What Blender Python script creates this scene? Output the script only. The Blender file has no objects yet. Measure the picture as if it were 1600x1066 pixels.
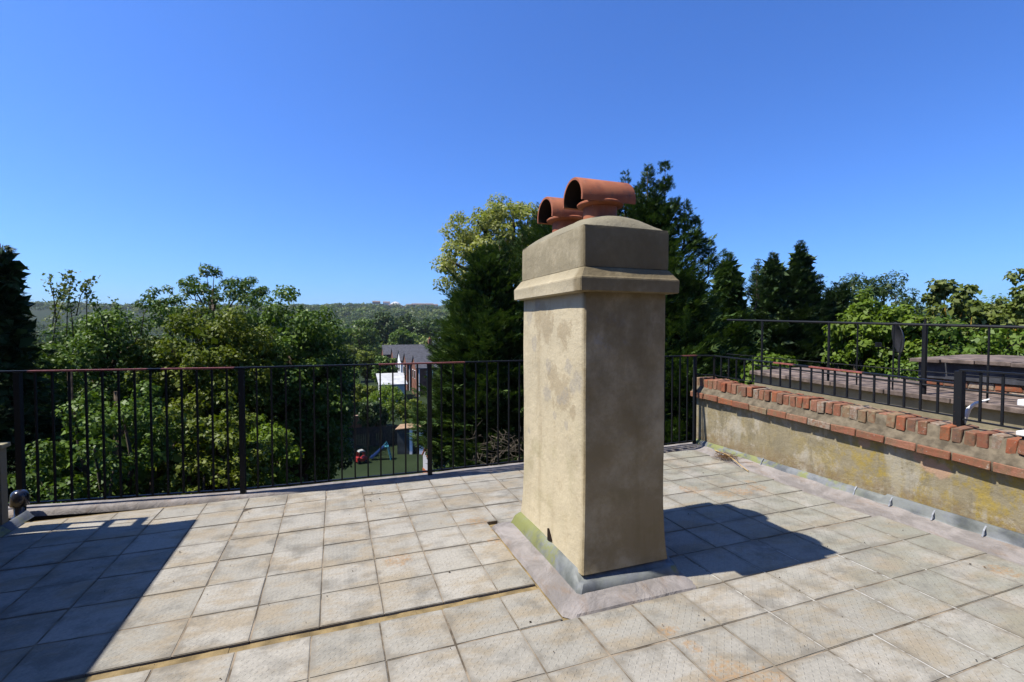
import bpy, bmesh, math, random
import numpy as np
from mathutils import Vector, Matrix, noise

S = bpy.context.scene
COL = S.collection
RNG = np.random.default_rng(7)
random.seed(7)

# ------------------------------------------------------------------ camera
F_PX, PITCH, YAW, CAM_H = 752.0, 0.029, 0.3535, 1.44
cam_d = bpy.data.cameras.new("camera")
cam_d.sensor_width = 36.0
cam_d.lens = 36.0 * F_PX / 1600.0
cam_d.clip_start = 0.05
cam_d.clip_end = 12000
cam = bpy.data.objects.new("camera", cam_d)
COL.objects.link(cam)
cam.location = (0, 0, CAM_H)
cam.rotation_euler = (math.pi / 2 - PITCH, 0, -YAW)
S.camera = cam

# ------------------------------------------------------------------ sky, sun, exposure
SUN_DIR = Vector((-0.60, 0.09, 1.0)).normalized()          # towards the sun
EL = math.asin(SUN_DIR.z)
AZ = math.atan2(SUN_DIR.x, SUN_DIR.y)                      # clockwise from +Y
world = bpy.data.worlds.new("World")
S.world = world
world.use_nodes = True
wt = world.node_tree
wt.nodes.clear()
wo = wt.nodes.new("ShaderNodeOutputWorld")
wb = wt.nodes.new("ShaderNodeBackground")
sky = wt.nodes.new("ShaderNodeTexSky")
sky.sky_type = 'NISHITA'
sky.sun_disc = False
sky.sun_elevation = EL
sky.sun_rotation = AZ
sky.altitude = 50
sky.air_density = 1.0
sky.dust_density = 0.9
sky.ozone_density = 2.0
wb.inputs[1].default_value = 0.056
tint = wt.nodes.new("ShaderNodeMix"); tint.data_type = 'RGBA'; tint.blend_type = 'MULTIPLY'
tint.inputs[0].default_value = 1.0; tint.inputs[7].default_value = (0.60, 1.10, 2.05, 1)     # the deep saturated blue of the photograph
wt.links.new(sky.outputs[0], tint.inputs[6])
wt.links.new(tint.outputs[2], wb.inputs[0])
wt.links.new(wb.outputs[0], wo.inputs[0])
sun_d = bpy.data.lights.new("sun", 'SUN')
sun_d.energy = 5.0
sun_d.angle = math.radians(0.53)
sun_d.color = (1.0, 0.95, 0.87)
sun = bpy.data.objects.new("sun", sun_d)
COL.objects.link(sun)
sun.rotation_euler = SUN_DIR.to_track_quat('Z', 'Y').to_euler()
S.view_settings.view_transform = 'Standard'
S.view_settings.look = 'None'
S.view_settings.exposure = 0.9
S.view_settings.gamma = 1.0
S.view_settings.use_curve_mapping = False
S.cycles.max_bounces = 6
S.cycles.transparent_max_bounces = 8

# ------------------------------------------------------------------ pixel -> world helpers
_cp, _sp = math.cos(PITCH), math.sin(PITCH)
FW = np.array([math.sin(YAW) * _cp, math.cos(YAW) * _cp, -_sp])
RT = np.array([math.cos(YAW), -math.sin(YAW), 0.0])
UP = np.cross(RT, FW)
CP = np.array([0, 0, CAM_H])


def at(px, py, D):
    """World point seen at photo pixel (1600 wide) at camera depth D."""
    return CP + D * (FW + RT * (px - 800) / F_PX - UP * (py - 533) / F_PX)


# ------------------------------------------------------------------ object helpers
def tag(o, label=None, cat=None, group=None, kind=None):
    if label: o["label"] = label
    if cat: o["category"] = cat
    if group: o["group"] = group
    if kind: o["kind"] = kind
    return o


def empty(name, loc=(0, 0, 0), label=None, cat=None, group=None, rz=0.0):
    o = bpy.data.objects.new(name, None)
    o.empty_display_size = 0.3
    COL.objects.link(o)
    o.location = loc
    o.rotation_euler = (0, 0, rz)
    return tag(o, label, cat, group)


def link(name, mesh, mats, parent=None, loc=(0, 0, 0), smooth=False):
    o = bpy.data.objects.new(name, mesh)
    COL.objects.link(o)
    if mats is not None and not mesh.materials:
        for m in (mats if isinstance(mats, (list, tuple)) else [mats]):
            mesh.materials.append(m)
    if smooth:
        mesh.shade_smooth()
    o.location = loc
    if parent: o.parent = parent
    return o


class MB:
    """Collects simple shapes into one mesh."""
    def __init__(s): s.v = []; s.f = []; s.m = []
    def _add(s, vs, fs, mi=0):
        n = len(s.v); s.v += [tuple(v) for v in vs]
        s.f += [tuple(i + n for i in f) for f in fs]; s.m += [mi] * len(fs)
    def box(s, x0, x1, y0, y1, z0, z1, mi=0):
        s._add([(x0, y0, z0), (x1, y0, z0), (x1, y1, z0), (x0, y1, z0), (x0, y0, z1), (x1, y0, z1), (x1, y1, z1), (x0, y1, z1)],
               [(0, 3, 2, 1), (4, 5, 6, 7), (0, 1, 5, 4), (1, 2, 6, 5), (2, 3, 7, 6), (3, 0, 4, 7)], mi)
        return s
    def prism(s, poly, axis, a, b, mi=0):
        """poly: 2-D points; axis 'x': points are (y,z); 'y': (x,z); 'z': (x,y)."""
        def P(p, t):
            return {'x': (t, p[0], p[1]), 'y': (p[0], t, p[1]), 'z': (p[0], p[1], t)}[axis]
        n = len(poly)
        s._add([P(p, a) for p in poly] + [P(p, b) for p in poly],
               [tuple(range(n)), tuple(range(2 * n - 1, n - 1, -1))] + [(i, i + n, (i + 1) % n + n, (i + 1) % n) for i in range(n)], mi)
        return s
    def tube(s, pts, radii, n=8, mi=0, cap=True):
        pts = [Vector(p) for p in pts]
        if not isinstance(radii, (list, tuple)): radii = [radii] * len(pts)
        base = len(s.v)
        prev = None
        for i, p in enumerate(pts):
            d = (pts[min(i + 1, len(pts) - 1)] - pts[max(i - 1, 0)]).normalized()
            if prev is None:
                a = d.orthogonal().normalized()
            else:
                a = (prev - d * prev.dot(d)).normalized()
            prev = a
            b = d.cross(a)
            for k in range(n):
                t = 2 * math.pi * k / n
                s.v.append(tuple(p + (a * math.cos(t) + b * math.sin(t)) * radii[i]))
        for i in range(len(pts) - 1):
            for k in range(n):
                s.f.append((base + i * n + k, base + i * n + (k + 1) % n, base + (i + 1) * n + (k + 1) % n, base + (i + 1) * n + k)); s.m.append(mi)
        if cap:
            s.f.append(tuple(base + k for k in range(n - 1, -1, -1))); s.m.append(mi)
            s.f.append(tuple(base + (len(pts) - 1) * n + k for k in range(n))); s.m.append(mi)
        return s
    def lathe(s, prof, n=24, c=(0, 0, 0), mi=0):
        base = len(s.v)
        for r, z in prof:
            for k in range(n):
                t = 2 * math.pi * k / n
                s.v.append((c[0] + r * math.cos(t), c[1] + r * math.sin(t), c[2] + z))
        for i in range(len(prof) - 1):
            for k in range(n):
                s.f.append((base + i * n + k, base + i * n + (k + 1) % n, base + (i + 1) * n + (k + 1) % n, base + (i + 1) * n + k)); s.m.append(mi)
        return s
    def mesh(s, name):
        me = bpy.data.meshes.new(name)
        me.from_pydata(s.v, [], s.f)
        if any(s.m): me.polygons.foreach_set("material_index", s.m)
        me.update()
        bm = bmesh.new(); bm.from_mesh(me); bmesh.ops.recalc_face_normals(bm, faces=bm.faces); bm.to_mesh(me); bm.free()
        return me
    def build(s, name, mats, parent=None, loc=(0, 0, 0), smooth=False, bevel=0.0, seg=1):
        me = s.mesh(name)
        if bevel: do_bevel(me, bevel, seg)
        return link(name, me, mats, parent, loc, smooth)


def do_bevel(me, w, seg=1):
    bm = bmesh.new(); bm.from_mesh(me)
    bmesh.ops.remove_doubles(bm, verts=bm.verts, dist=1e-5)
    bmesh.ops.bevel(bm, geom=list(bm.edges), offset=w, segments=seg, affect='EDGES', profile=0.6)
    bm.to_mesh(me); bm.free()


def displace(me, amp, scale, seed=0.0, zlock=None):
    for v in me.vertices:
        p = v.co * scale + Vector((seed, seed * 1.7, -seed))
        d = noise.noise_vector(p) * amp
        if zlock is not None and v.co.z <= zlock: d.z = 0
        v.co += d


# ------------------------------------------------------------------ materials
class Mat:
    def __init__(s, name, rough=0.8, spec=0.3, k=0.55):
        s.k = k                              # overall reflectance scale for this exposure
        s.m = bpy.data.materials.new(name); s.m.use_nodes = True
        s.t = s.m.node_tree; s.n = s.t.nodes; s.l = s.t.links
        s.b = s.n["Principled BSDF"]; s.out = s.n["Material Output"]
        s.b.inputs["Roughness"].default_value = rough
        s.b.inputs["Specular IOR Level"].default_value = spec
        s._pos = None
    def node(s, t, **k):
        n = s.n.new(t)
        for a, v in k.items(): setattr(n, a, v)
        return n
    def pos(s):
        if s._pos is None: s._pos = s.node("ShaderNodeNewGeometry")
        return s._pos.outputs["Position"]
    def objco(s): return s.node("ShaderNodeTexCoord").outputs["Object"]
    def noise(s, scale, detail=4, rough=0.55, vec=None, dist=0.0, stretch=None):
        n = s.node("ShaderNodeTexNoise")
        n.inputs["Scale"].default_value = scale; n.inputs["Detail"].default_value = detail
        n.inputs["Roughness"].default_value = rough; n.inputs["Distortion"].default_value = dist
        v = vec or s.pos()
        if stretch:
            mp = s.node("ShaderNodeMapping"); mp.inputs["Scale"].default_value = stretch
            s.l.new(v, mp.inputs[0]); v = mp.outputs[0]
        s.l.new(v, n.inputs["Vector"])
        return n.outputs["Fac"]
    def voronoi(s, scale, vec=None, feature='F1', out="Distance", rnd=1.0):
        n = s.node("ShaderNodeTexVoronoi", feature=feature); n.inputs["Scale"].default_value = scale
        n.inputs["Randomness"].default_value = rnd
        s.l.new(vec or s.pos(), n.inputs["Vector"]); return n.outputs[out]
    def ramp(s, x, a, b, lo=0.0, hi=1.0):
        n = s.node("ShaderNodeMapRange", interpolation_type='SMOOTHSTEP')
        for i, v in ((1, a), (2, b), (3, lo), (4, hi)): n.inputs[i].default_value = v
        s.l.new(x, n.inputs[0]); return n.outputs[0]
    def math(s, op, a, b=None, c=None):
        n = s.node("ShaderNodeMath", operation=op)
        for i, v in enumerate((a, b, c)):
            if v is None: continue
            if isinstance(v, (int, float)): n.inputs[i].default_value = v
            else: s.l.new(v, n.inputs[i])
        return n.outputs[0]
    def mix(s, fac, a, b, mode='MIX'):
        n = s.node("ShaderNodeMix", data_type='RGBA', blend_type=mode)
        for i, v in ((0, fac), (6, a), (7, b)):
            if isinstance(v, (int, float)): n.inputs[i].default_value = v
            elif isinstance(v, tuple): n.inputs[i].default_value = (*v, 1)
            else: s.l.new(v, n.inputs[i])
        return n.outputs[2]
    def color(s, c):
        if isinstance(c, tuple): s.b.inputs["Base Color"].default_value = (*(x * s.k for x in c), 1)
        else: s.l.new(s.mix(1.0, c, (s.k, s.k, s.k), 'MULTIPLY'), s.b.inputs["Base Color"])
        return s
    def bump(s, h, strength=0.4, dist=0.01):
        n = s.node("ShaderNodeBump"); n.inputs["Strength"].default_value = strength; n.inputs["Distance"].default_value = dist
        s.l.new(h, n.inputs["Height"])
        if s.b.inputs["Normal"].is_linked:
            s.l.new(s.b.inputs["Normal"].links[0].from_socket, n.inputs["Normal"])
        s.l.new(n.outputs[0], s.b.inputs["Normal"]); return s
    def xyz(s, v=None):
        n = s.node("ShaderNodeSeparateXYZ"); s.l.new(v or s.pos(), n.inputs[0]); return n.outputs
    def rnd(s): return s.node("ShaderNodeObjectInfo").outputs["Random"]
    def near(s, pts, rad, nz=0.5, nscale=14):
        """mask that is 1 close to any of the listed world points, edge broken by noise"""
        acc = None
        nn = s.noise(nscale, 5, 0.65)
        for p in pts:
            r = p[3] if len(p) > 3 else rad
            d = s.node("ShaderNodeVectorMath", operation='DISTANCE')
            s.l.new(s.pos(), d.inputs[0]); d.inputs[1].default_value = p[:3]
            q = s.math('ADD', s.math('DIVIDE', d.outputs["Value"], r), s.math('MULTIPLY', s.math('SUBTRACT', nn, 0.5), nz * 4))
            q = s.ramp(q, 0.6, 1.0, 1.0, 0.0)
            acc = q if acc is None else s.math('MAXIMUM', acc, q)
        return acc


def simple(name, c, rough=0.8, spec=0.3, var=0.15, scale=6.0, bump=0.0, metal=0.0, k=0.55):
    m = Mat(name, rough, spec, k)
    n = m.noise(scale, 5)
    dark = tuple(x * (1 - var) for x in c); lite = tuple(min(1, x * (1 + var)) for x in c)
    m.color(m.mix(m.ramp(n, 0.3, 0.7), dark, lite))
    if bump: m.bump(m.noise(scale * 9, 4), bump, 0.004)
    m.b.inputs["Metallic"].default_value = metal
    return m.m


def tile_material():
    m = Mat("concrete_paving_tile", 0.86, 0.25)
    big = m.noise(1.1, 6, 0.6); mid = m.noise(5.5, 7, 0.68); fine = m.noise(60, 4, 0.7)
    r = m.rnd()
    base = m.mix(m.ramp(r, 0.0, 1.0), (0.42, 0.395, 0.33), (0.52, 0.485, 0.41))
    base = m.mix(m.math('MULTIPLY', m.ramp(m.noise(2.3, 6, 0.7, stretch=(1, 2.2, 1)), 0.44, 0.62), 0.8), base, (0.42, 0.34, 0.225))     # warm weathering
    x, y, z = m.xyz()
    greenf = m.math('MULTIPLY', m.ramp(x, 1.9, 3.4), m.ramp(m.noise(3.1, 5), 0.35, 0.6))
    base = m.mix(m.math('MULTIPLY', greenf, 0.55), base, (0.30, 0.31, 0.235))
    grime = m.math('MULTIPLY', m.ramp(mid, 0.44, 0.68), m.ramp(big, 0.32, 0.58))
    base = m.mix(m.math('MULTIPLY', grime, 0.58), base, (0.15, 0.142, 0.118))
    grime2 = m.math('MULTIPLY', m.ramp(m.noise(3.4, 6, 0.7, stretch=(1, 2.8, 1)), 0.54, 0.68), m.ramp(y, 2.5, 4.4, 0.3, 1.0))
    base = m.mix(m.math('MULTIPLY', grime2, 0.5), base, (0.175, 0.16, 0.12))
    # soiled rim of every slab
    ox, oy, oz = m.xyz(m.objco())
    e = m.math('MAXIMUM', m.math('ABSOLUTE', ox), m.math('ABSOLUTE', oy))
    rim = m.math('MULTIPLY', m.ramp(m.math('ADD', e, m.math('MULTIPLY', m.math('SUBTRACT', mid, 0.5), 0.14)), 0.118, 0.152), 0.42)
    base = m.mix(rim, base, (0.22, 0.19, 0.145))
    orange = m.near([(1.10, 3.22, 0, 0.09), (0.98, 3.40, 0, 0.09), (1.00, 3.05, 0, 0.06), (1.52, 1.50, 0, 0.14), (1.66, 1.42, 0, 0.1), (1.47, 1.85, 0, 0.06), (1.50, 1.72, 0, 0.05),
                     (3.15, 3.22, 0, 0.10), (3.35, 3.22, 0, 0.12), (3.55, 3.25, 0, 0.10), (3.62, 3.4, 0, 0.06), (3.7, 1.62, 0, 0.09), (0.35, 3.0, 0, 0.1), (2.95, 3.42, 0, 0.12)], 0.1, 0.5, 18)
    base = m.mix(m.math('MULTIPLY', m.math('MULTIPLY', orange, m.ramp(m.noise(38, 5, 0.7), 0.38, 0.62)), 0.62), base, (0.47, 0.26, 0.09))
    white = m.math('MULTIPLY', m.ramp(m.noise(24, 3, 0.6), 0.735, 0.76), 0.7)
    base = m.mix(white, base, (0.7, 0.7, 0.66))
    base = m.mix(m.math('MULTIPLY', m.ramp(fine, 0.3, 0.75), 0.35), base, (0.2, 0.19, 0.16), 'MIX')
    m.color(base)
    # pressed diagonal dashes of the non-slip face
    oc = m.objco()
    mp = m.node("ShaderNodeMapping"); mp.inputs["Scale"].default_value = (46, 46, 46); m.l.new(oc, mp.inputs[0])
    ux, uy, uz = m.xyz(mp.outputs[0])
    cx, cy = m.math('FLOOR', ux), m.math('FLOOR', uy)
    fx, fy = m.math('SUBTRACT', m.math('FRACT', ux), 0.5), m.math('SUBTRACT', m.math('FRACT', uy), 0.5)
    par = m.math('SUBTRACT', m.math('MULTIPLY', m.math('FLOORED_MODULO', m.math('ADD', cx, cy), 2.0), 2.0), 1.0)
    a = m.math('ADD', m.math('MULTIPLY', fx, par), fy)
    b = m.math('SUBTRACT', m.math('MULTIPLY', fx, par), fy)
    da = m.ramp(m.math('ABSOLUTE', a), 0.40, 0.62, 1, 0)
    db = m.ramp(m.math('ABSOLUTE', b), 0.06, 0.24, 1, 0)
    inside = m.ramp(e, 0.134, 0.138, 1, 0)
    dash = m.math('MULTIPLY', m.math('MULTIPLY', m.math('MULTIPLY', da, db), inside), m.ramp(par, -1.0, 1.0, 0.25, 1.0))
    wear = m.ramp(m.noise(7, 4), 0.3, 0.6, 0.25, 1.0)
    m.bump(m.math('MULTIPLY', dash, wear), 0.6, 0.004)
    m.bump(m.noise(180, 5, 0.75), 0.35, 0.002)
    return m.m


def render_material(name, base, dark, stains=None, patches=None, bump=0.35, streaks=0.5):
    m = Mat(name, 0.9, 0.2)
    n1 = m.noise(3.0, 6, 0.62); n2 = m.noise(11, 6, 0.65)
    c = m.mix(m.ramp(n1, 0.32, 0.68), base, tuple(x * 0.86 for x in base))
    c = m.mix(m.math('MULTIPLY', m.ramp(n2, 0.52, 0.72), 0.4), c, tuple(x * y for x, y in zip(base, (0.74, 0.68, 0.58))))
    st = m.noise(9, 4, 0.6, stretch=(1, 1, 0.12))
    c = m.mix(m.math('MULTIPLY', m.ramp(st, 0.52, 0.7), streaks), c, dark)
    if stains:
        c = m.mix(stains(m), c, dark)
    if patches:
        for mask, col in patches(m): c = m.mix(mask, c, col)
    m.color(c)
    m.bump(m.noise(7, 5, 0.6), bump * 0.7, 0.03)
    m.bump(m.noise(26, 6, 0.7), bump, 0.012)
    m.bump(m.noise(150, 4, 0.7), bump * 0.6, 0.003)
    return m.m


def chimney_patches(m):
    X = 1.272
    Y = 2.31
    grey = m.near([(X, 2.50, 1.21, .05), (X, 2.40, 1.13, .075), (X, 2.45, 1.10, .05), (X, 2.77, 1.19, .055), (X, 2.55, 1.03, .06), (X, 2.80, 1.02, .07), (X, 2.62, 1.0, .04), (X, 2.68, .90, .03),
                   (X, 2.95, 1.6, .05), (X, 3.1, 1.5, .06), (X, 3.0, 1.33, .06), (X, 2.53, .86, .03), (X, 3.1, .72, .03)], .05, .5, 16)
    brown = m.near([(X, 2.8, 1.45, .12), (X, 2.55, 1.4, .10), (X, 2.72, 1.12, .10), (X, 2.45, .95, .05), (X, 2.9, 1.5, .14), (X, 2.6, 1.05, .14)], .1, .7, 12)
    wht = m.near([(1.32, Y, 1.49, .04), (1.5, Y, 1.47, .045), (1.36, Y, 1.36, .05), (1.53, Y, 1.36, .022), (1.42, Y, 1.33, .03), (1.44, Y, 1.48, .04)], .05, .5, 30)
    x, y, z = m.xyz()
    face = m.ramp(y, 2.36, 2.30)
    upper_shade = m.math('MULTIPLY', face, m.math('MULTIPLY', m.ramp(z, 0.5, 1.5), m.ramp(m.noise(4.5, 7, 0.75, stretch=(1, 1, .6)), 0.25, 0.6)))  # painted shade: near face darkens towards the cap
    moss = m.math('MULTIPLY', m.math('MULTIPLY', m.ramp(z, 1.1, 0.6), m.ramp(z, 0.1, 0.4)), m.ramp(m.noise(4, 5), 0.5, 0.65))
    top = m.math('MULTIPLY', m.ramp(z, 1.60, 1.80), m.ramp(m.noise(5, 6, 0.7), 0.15, 0.55))
    algae_shade = m.math('MULTIPLY', m.ramp(y, 2.36, 2.30), m.ramp(m.noise(3.2, 7, 0.7), 0.25, 0.62))  # algae on the near face, its colour also deepening that face's shade
    return [(m.math('MULTIPLY', brown, 0.5), (0.40, 0.31, 0.18)), (m.math('MULTIPLY', grey, m.ramp(m.noise(40, 5, .7), 0.3, 0.6, 0.1, 0.55)), (0.40, 0.37, 0.32)),
            (m.math('MULTIPLY', wht, m.ramp(m.noise(50, 5, .7), 0.4, 0.6, 0.0, 0.7)), (0.62, 0.60, 0.55)), (m.math('MULTIPLY', moss, 0.25), (0.30, 0.28, 0.11)),
            (m.math('MULTIPLY', algae_shade, 0.72), (0.29, 0.205, 0.085)), (m.math('MULTIPLY', top, 0.72), (0.27, 0.225, 0.13)), (m.math('MULTIPLY', upper_shade, 0.62), (0.19, 0.145, 0.075))]


def leaf_material(name, c1, c2, c3=None, trans=0.25, clump=0.6, rough=0.5):
    m = Mat(name, rough, 0.18, 0.74)
    g = m.node("ShaderNodeNewGeometry")
    ri = g.outputs["Random Per Island"]
    n = m.noise(clump, 3, 0.5)
    c = m.mix(m.ramp(n, 0.35, 0.65), c1, c2)
    c = m.mix(m.math('MULTIPLY', m.ramp(ri, 0.55, 1.0), 0.7), c, c3 or tuple(min(1, x * 1.5) for x in c2))
    c = m.mix(m.math('MULTIPLY', m.ramp(ri, 0.0, 0.3, 1, 0), 0.4), c, tuple(x * 0.6 for x in c1))
    m.color(c)
    tr = m.node("ShaderNodeBsdfTranslucent"); m.l.new(m.mix(1.0, c, (0.8, 0.85, 0.35), 'MULTIPLY'), tr.inputs[0])
    mx = m.node("ShaderNodeMixShader"); mx.inputs[0].default_value = trans
    m.l.new(m.b.outputs[0], mx.inputs[1]); m.l.new(tr.outputs[0], mx.inputs[2]); m.l.new(mx.outputs[0], m.out.inputs[0])
    return m.m


M = {}
M['tile'] = tile_material()
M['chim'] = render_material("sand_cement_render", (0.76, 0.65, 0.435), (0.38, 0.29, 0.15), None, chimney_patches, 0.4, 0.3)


def wall_stain(m):
    return m.math('MULTIPLY', m.ramp(m.noise(2.2, 6, 0.7), 0.52, 0.7), 0.5)


def wall_patches(m):
    x, y, z = m.xyz()
    lich = m.math('MULTIPLY', m.math('MULTIPLY', m.ramp(m.noise(5.5, 7, 0.75), 0.44, 0.58), m.ramp(y, 3.6, 2.4, 0.2, 1.0)), m.ramp(m.noise(30, 5, .7), 0.3, 0.6, 0.4, 1.0))
    blot = m.math('MULTIPLY', m.ramp(m.noise(3.2, 7, 0.75, dist=0.6), 0.5, 0.6), 0.7)
    damp = m.math('MULTIPLY', m.ramp(m.noise(7, 6, 0.75, stretch=(1, 1, .35)), 0.52, 0.64), 0.6)
    pale = m.math('MULTIPLY', m.ramp(m.noise(5, 5, 0.6, stretch=(1, 1, 0.22)), 0.54, 0.66), 0.75)
    foot = m.math('MULTIPLY', m.ramp(z, 0.24, 0.10), m.ramp(m.noise(14, 5, .7), 0.35, 0.6))
    pink = m.near([(4.18, 2.28, .40, .07), (4.18, 2.20, .38, .07), (4.18, 2.75, .47, .06), (4.18, 2.35, .45, .05)], .06, .25, 12)
    return [(blot, (0.58, 0.52, 0.41)), (lich, (0.46, 0.34, 0.075)), (damp, (0.24, 0.205, 0.13)), (pale, (0.50, 0.46, 0.36)), (m.math('MULTIPLY', foot, 0.6), (0.26, 0.17, 0.08)), (m.math('MULTIPLY', pink, 0.9), (0.56, 0.36, 0.24))]


M['wallrender'] = render_material("lichened_wall_render", (0.40, 0.34, 0.215), (0.24, 0.21, 0.13), wall_stain, wall_patches, 0.5, 0.4)
M['nrender'] = render_material("neighbour_wall_render", (0.36, 0.31, 0.20), (0.20, 0.17, 0.10), wall_stain, None, 0.4, 0.4)


def brick_material(name, cols, mossy=0.5):
    m = Mat(name, 0.9, 0.2)
    r = m.rnd()
    cr = m.node("ShaderNodeValToRGB"); cr.color_ramp.interpolation = 'CONSTANT'
    e = cr.color_ramp.elements
    while len(e) < len(cols): e.new(0.5)
    for i, c in enumerate(cols): e[i].position = i / len(cols); e[i].color = (*c, 1)
    m.l.new(r, cr.inputs[0])
    c = m.mix(m.ramp(m.noise(30, 6, 0.7), 0.35, 0.7), cr.outputs[0], (0.30, 0.14, 0.075))
    c = m.mix(m.math('MULTIPLY', m.ramp(m.noise(9, 6, 0.7), 0.46, 0.64), mossy * 0.9), c, (0.23, 0.19, 0.11))
    c = m.mix(m.math('MULTIPLY', m.ramp(m.noise(16, 6, 0.75), 0.52, 0.68), 0.7), c, (0.12, 0.095, 0.07))
    c = m.mix(m.math('MULTIPLY', m.ramp(m.noise(40, 4, 0.7), 0.62, 0.7), 0.6), c, (0.6, 0.55, 0.45))
    m.color(c); m.bump(m.noise(70, 6, 0.75), 0.6, 0.006)
    return m.m


M['brick'] = brick_material("weathered_red_brick", [(0.42, 0.125, 0.06), (0.38, 0.15, 0.09), (0.36, 0.14, 0.08), (0.30, 0.11, 0.065), (0.42, 0.19, 0.12), (0.46, 0.135, 0.055), (0.42, 0.36, 0.28), (0.24, 0.13, 0.09), (0.36, 0.27, 0.16)])
M['mortar'] = simple("old_mortar", (0.19, 0.155, 0.105), 0.95, 0.15, 0.4, 14, 0.8)


def lead_material():
    m = Mat("weathered_lead", 0.62, 0.3)
    c = m.mix(m.ramp(m.noise(5, 5), 0.35, 0.65), (0.10, 0.11, 0.12), (0.27, 0.285, 0.29))
    x, y, z = m.xyz()
    grn = m.math('MULTIPLY', m.ramp(m.noise(4.5, 5, 0.7), 0.44, 0.56), 0.9)
    far = m.math('MAXIMUM', m.ramp(y, 2.6, 3.1), 0.12)
    c = m.mix(m.math('MULTIPLY', grn, far), c, (0.27, 0.29, 0.09))
    mo = m.near([(1.22, 3.1, .05, .22), (1.21, 2.85, .05, .2), (1.23, 2.62, .05, .10), (1.86, 2.24, .06, .05)], .1, .5, 12)
    c = m.mix(m.math('MULTIPLY', mo, m.ramp(m.noise(22, 6, .75), 0.3, 0.62, 0.05, 0.8)), c, (0.27, 0.28, 0.08))
    m.color(c); m.b.inputs["Metallic"].default_value = 0.1
    m.bump(m.noise(20, 4), 0.3, 0.01)
    return m.m


M['lead'] = lead_material()
mf = Mat("mineral_roofing_felt", 0.92, 0.2)
cf = mf.mix(mf.ramp(mf.noise(3.5, 6, 0.65, dist=1.2), 0.35, 0.65), (0.26, 0.235, 0.215), (0.40, 0.362, 0.335))
cf = mf.mix(mf.math('MULTIPLY', mf.ramp(mf.noise(8, 6, 0.7, stretch=(1, .4, 1)), 0.5, 0.7), 0.5), cf, (0.30, 0.20, 0.12))
mf.color(cf); mf.bump(mf.noise(5, 6, 0.62, dist=2.6), 0.6, 0.03); mf.bump(mf.noise(200, 3, 0.7), 0.4, 0.002)
M['felt'] = mf.m
M['sand'] = simple("sandy_fillet", (0.30, 0.22, 0.105), 0.95, 0.15, 0.35, 12, 0.7)


def paint(name, c, rough=0.55):
    m = Mat(name, rough, 0.22)
    m.color(m.mix(m.math('MULTIPLY', m.ramp(m.noise(45, 5, .7), 0.62, 0.72), 0.6), c, (0.12, 0.055, 0.035)))
    m.bump(m.noise(90, 4), 0.25, 0.002)
    return m.m


M['black'] = paint("black_railing_paint", (0.012, 0.013, 0.015))
M['redlead'] = simple("red_primer_paint", (0.36, 0.105, 0.07), 0.55, 0.4, 0.3, 30, 0.2)
mt = Mat("terracotta", 0.75, 0.3)
ct = mt.mix(mt.ramp(mt.noise(9, 6, .65), 0.3, 0.7), (0.42, 0.12, 0.055), (0.55, 0.19, 0.085))
ct = mt.mix(mt.math('MULTIPLY', mt.ramp(mt.noise(20, 5, .7), 0.52, 0.68), 0.6), ct, (0.26, 0.11, 0.07))
ct = mt.mix(mt.math('MULTIPLY', mt.ramp(mt.noise(7, 6, .75, dist=1.0), 0.55, 0.68), 0.55), ct, (0.16, 0.10, 0.07))
ct = mt.mix(mt.math('MULTIPLY', mt.ramp(mt.noise(55, 4, .7), 0.66, 0.72), 0.6), ct, (0.50, 0.44, 0.34))
mt.color(ct); mt.bump(mt.noise(60, 5, .7), 0.3, 0.003)
M['terra'] = mt.m
M['soot_shade'] = simple("sooty_clay_and_shade", (0.03, 0.02, 0.015), 0.95, 0.1)  # soot inside the pot hoods, also black for painted gap shade
M['bark'] = simple("bark", (0.11, 0.085, 0.06), 0.95, 0.1, 0.5, 8, 0.8)
M['yellowbark'] = simple("lichened_bark", (0.36, 0.22, 0.04), 0.95, 0.1, 0.6, 5, 0.8)
M['palebark'] = simple("bare_pale_bark", (0.36, 0.29, 0.2), 0.9, 0.1, 0.3, 8, 0.6)
M['slate'] = simple("roof_slate", (0.085, 0.085, 0.095), 0.6, 0.4, 0.3, 3, 0.3)
M['coping'] = simple("pinkish_coping_stone", (0.21, 0.16, 0.13), 0.9, 0.2, 0.5, 8, 0.6)
M['darkclad'] = simple("dark_bitumen_face", (0.065, 0.068, 0.078), 0.75, 0.3, 0.4, 9, 0.5)
M['white'] = simple("white_plastic", (0.75, 0.75, 0.73), 0.4, 0.5, 0.08, 20, k=0.8)
M['whitepaint'] = simple("white_paint", (0.72, 0.72, 0.70), 0.6, 0.3, 0.1, 2, k=0.9)
M['redbrick'] = simple("far_red_brick", (0.26, 0.115, 0.075), 0.9, 0.2, 0.25, 1.5)
M['glass'] = simple("dark_window_glass", (0.02, 0.025, 0.03), 0.08, 0.6, 0.1, 2)
M['wood'] = simple("dark_fence_wood", (0.085, 0.065, 0.048), 0.9, 0.2, 0.35, 5, 0.5)
M['palewood'] = simple("pale_timber", (0.42, 0.27, 0.16), 0.85, 0.2, 0.25, 5, 0.4)

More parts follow.
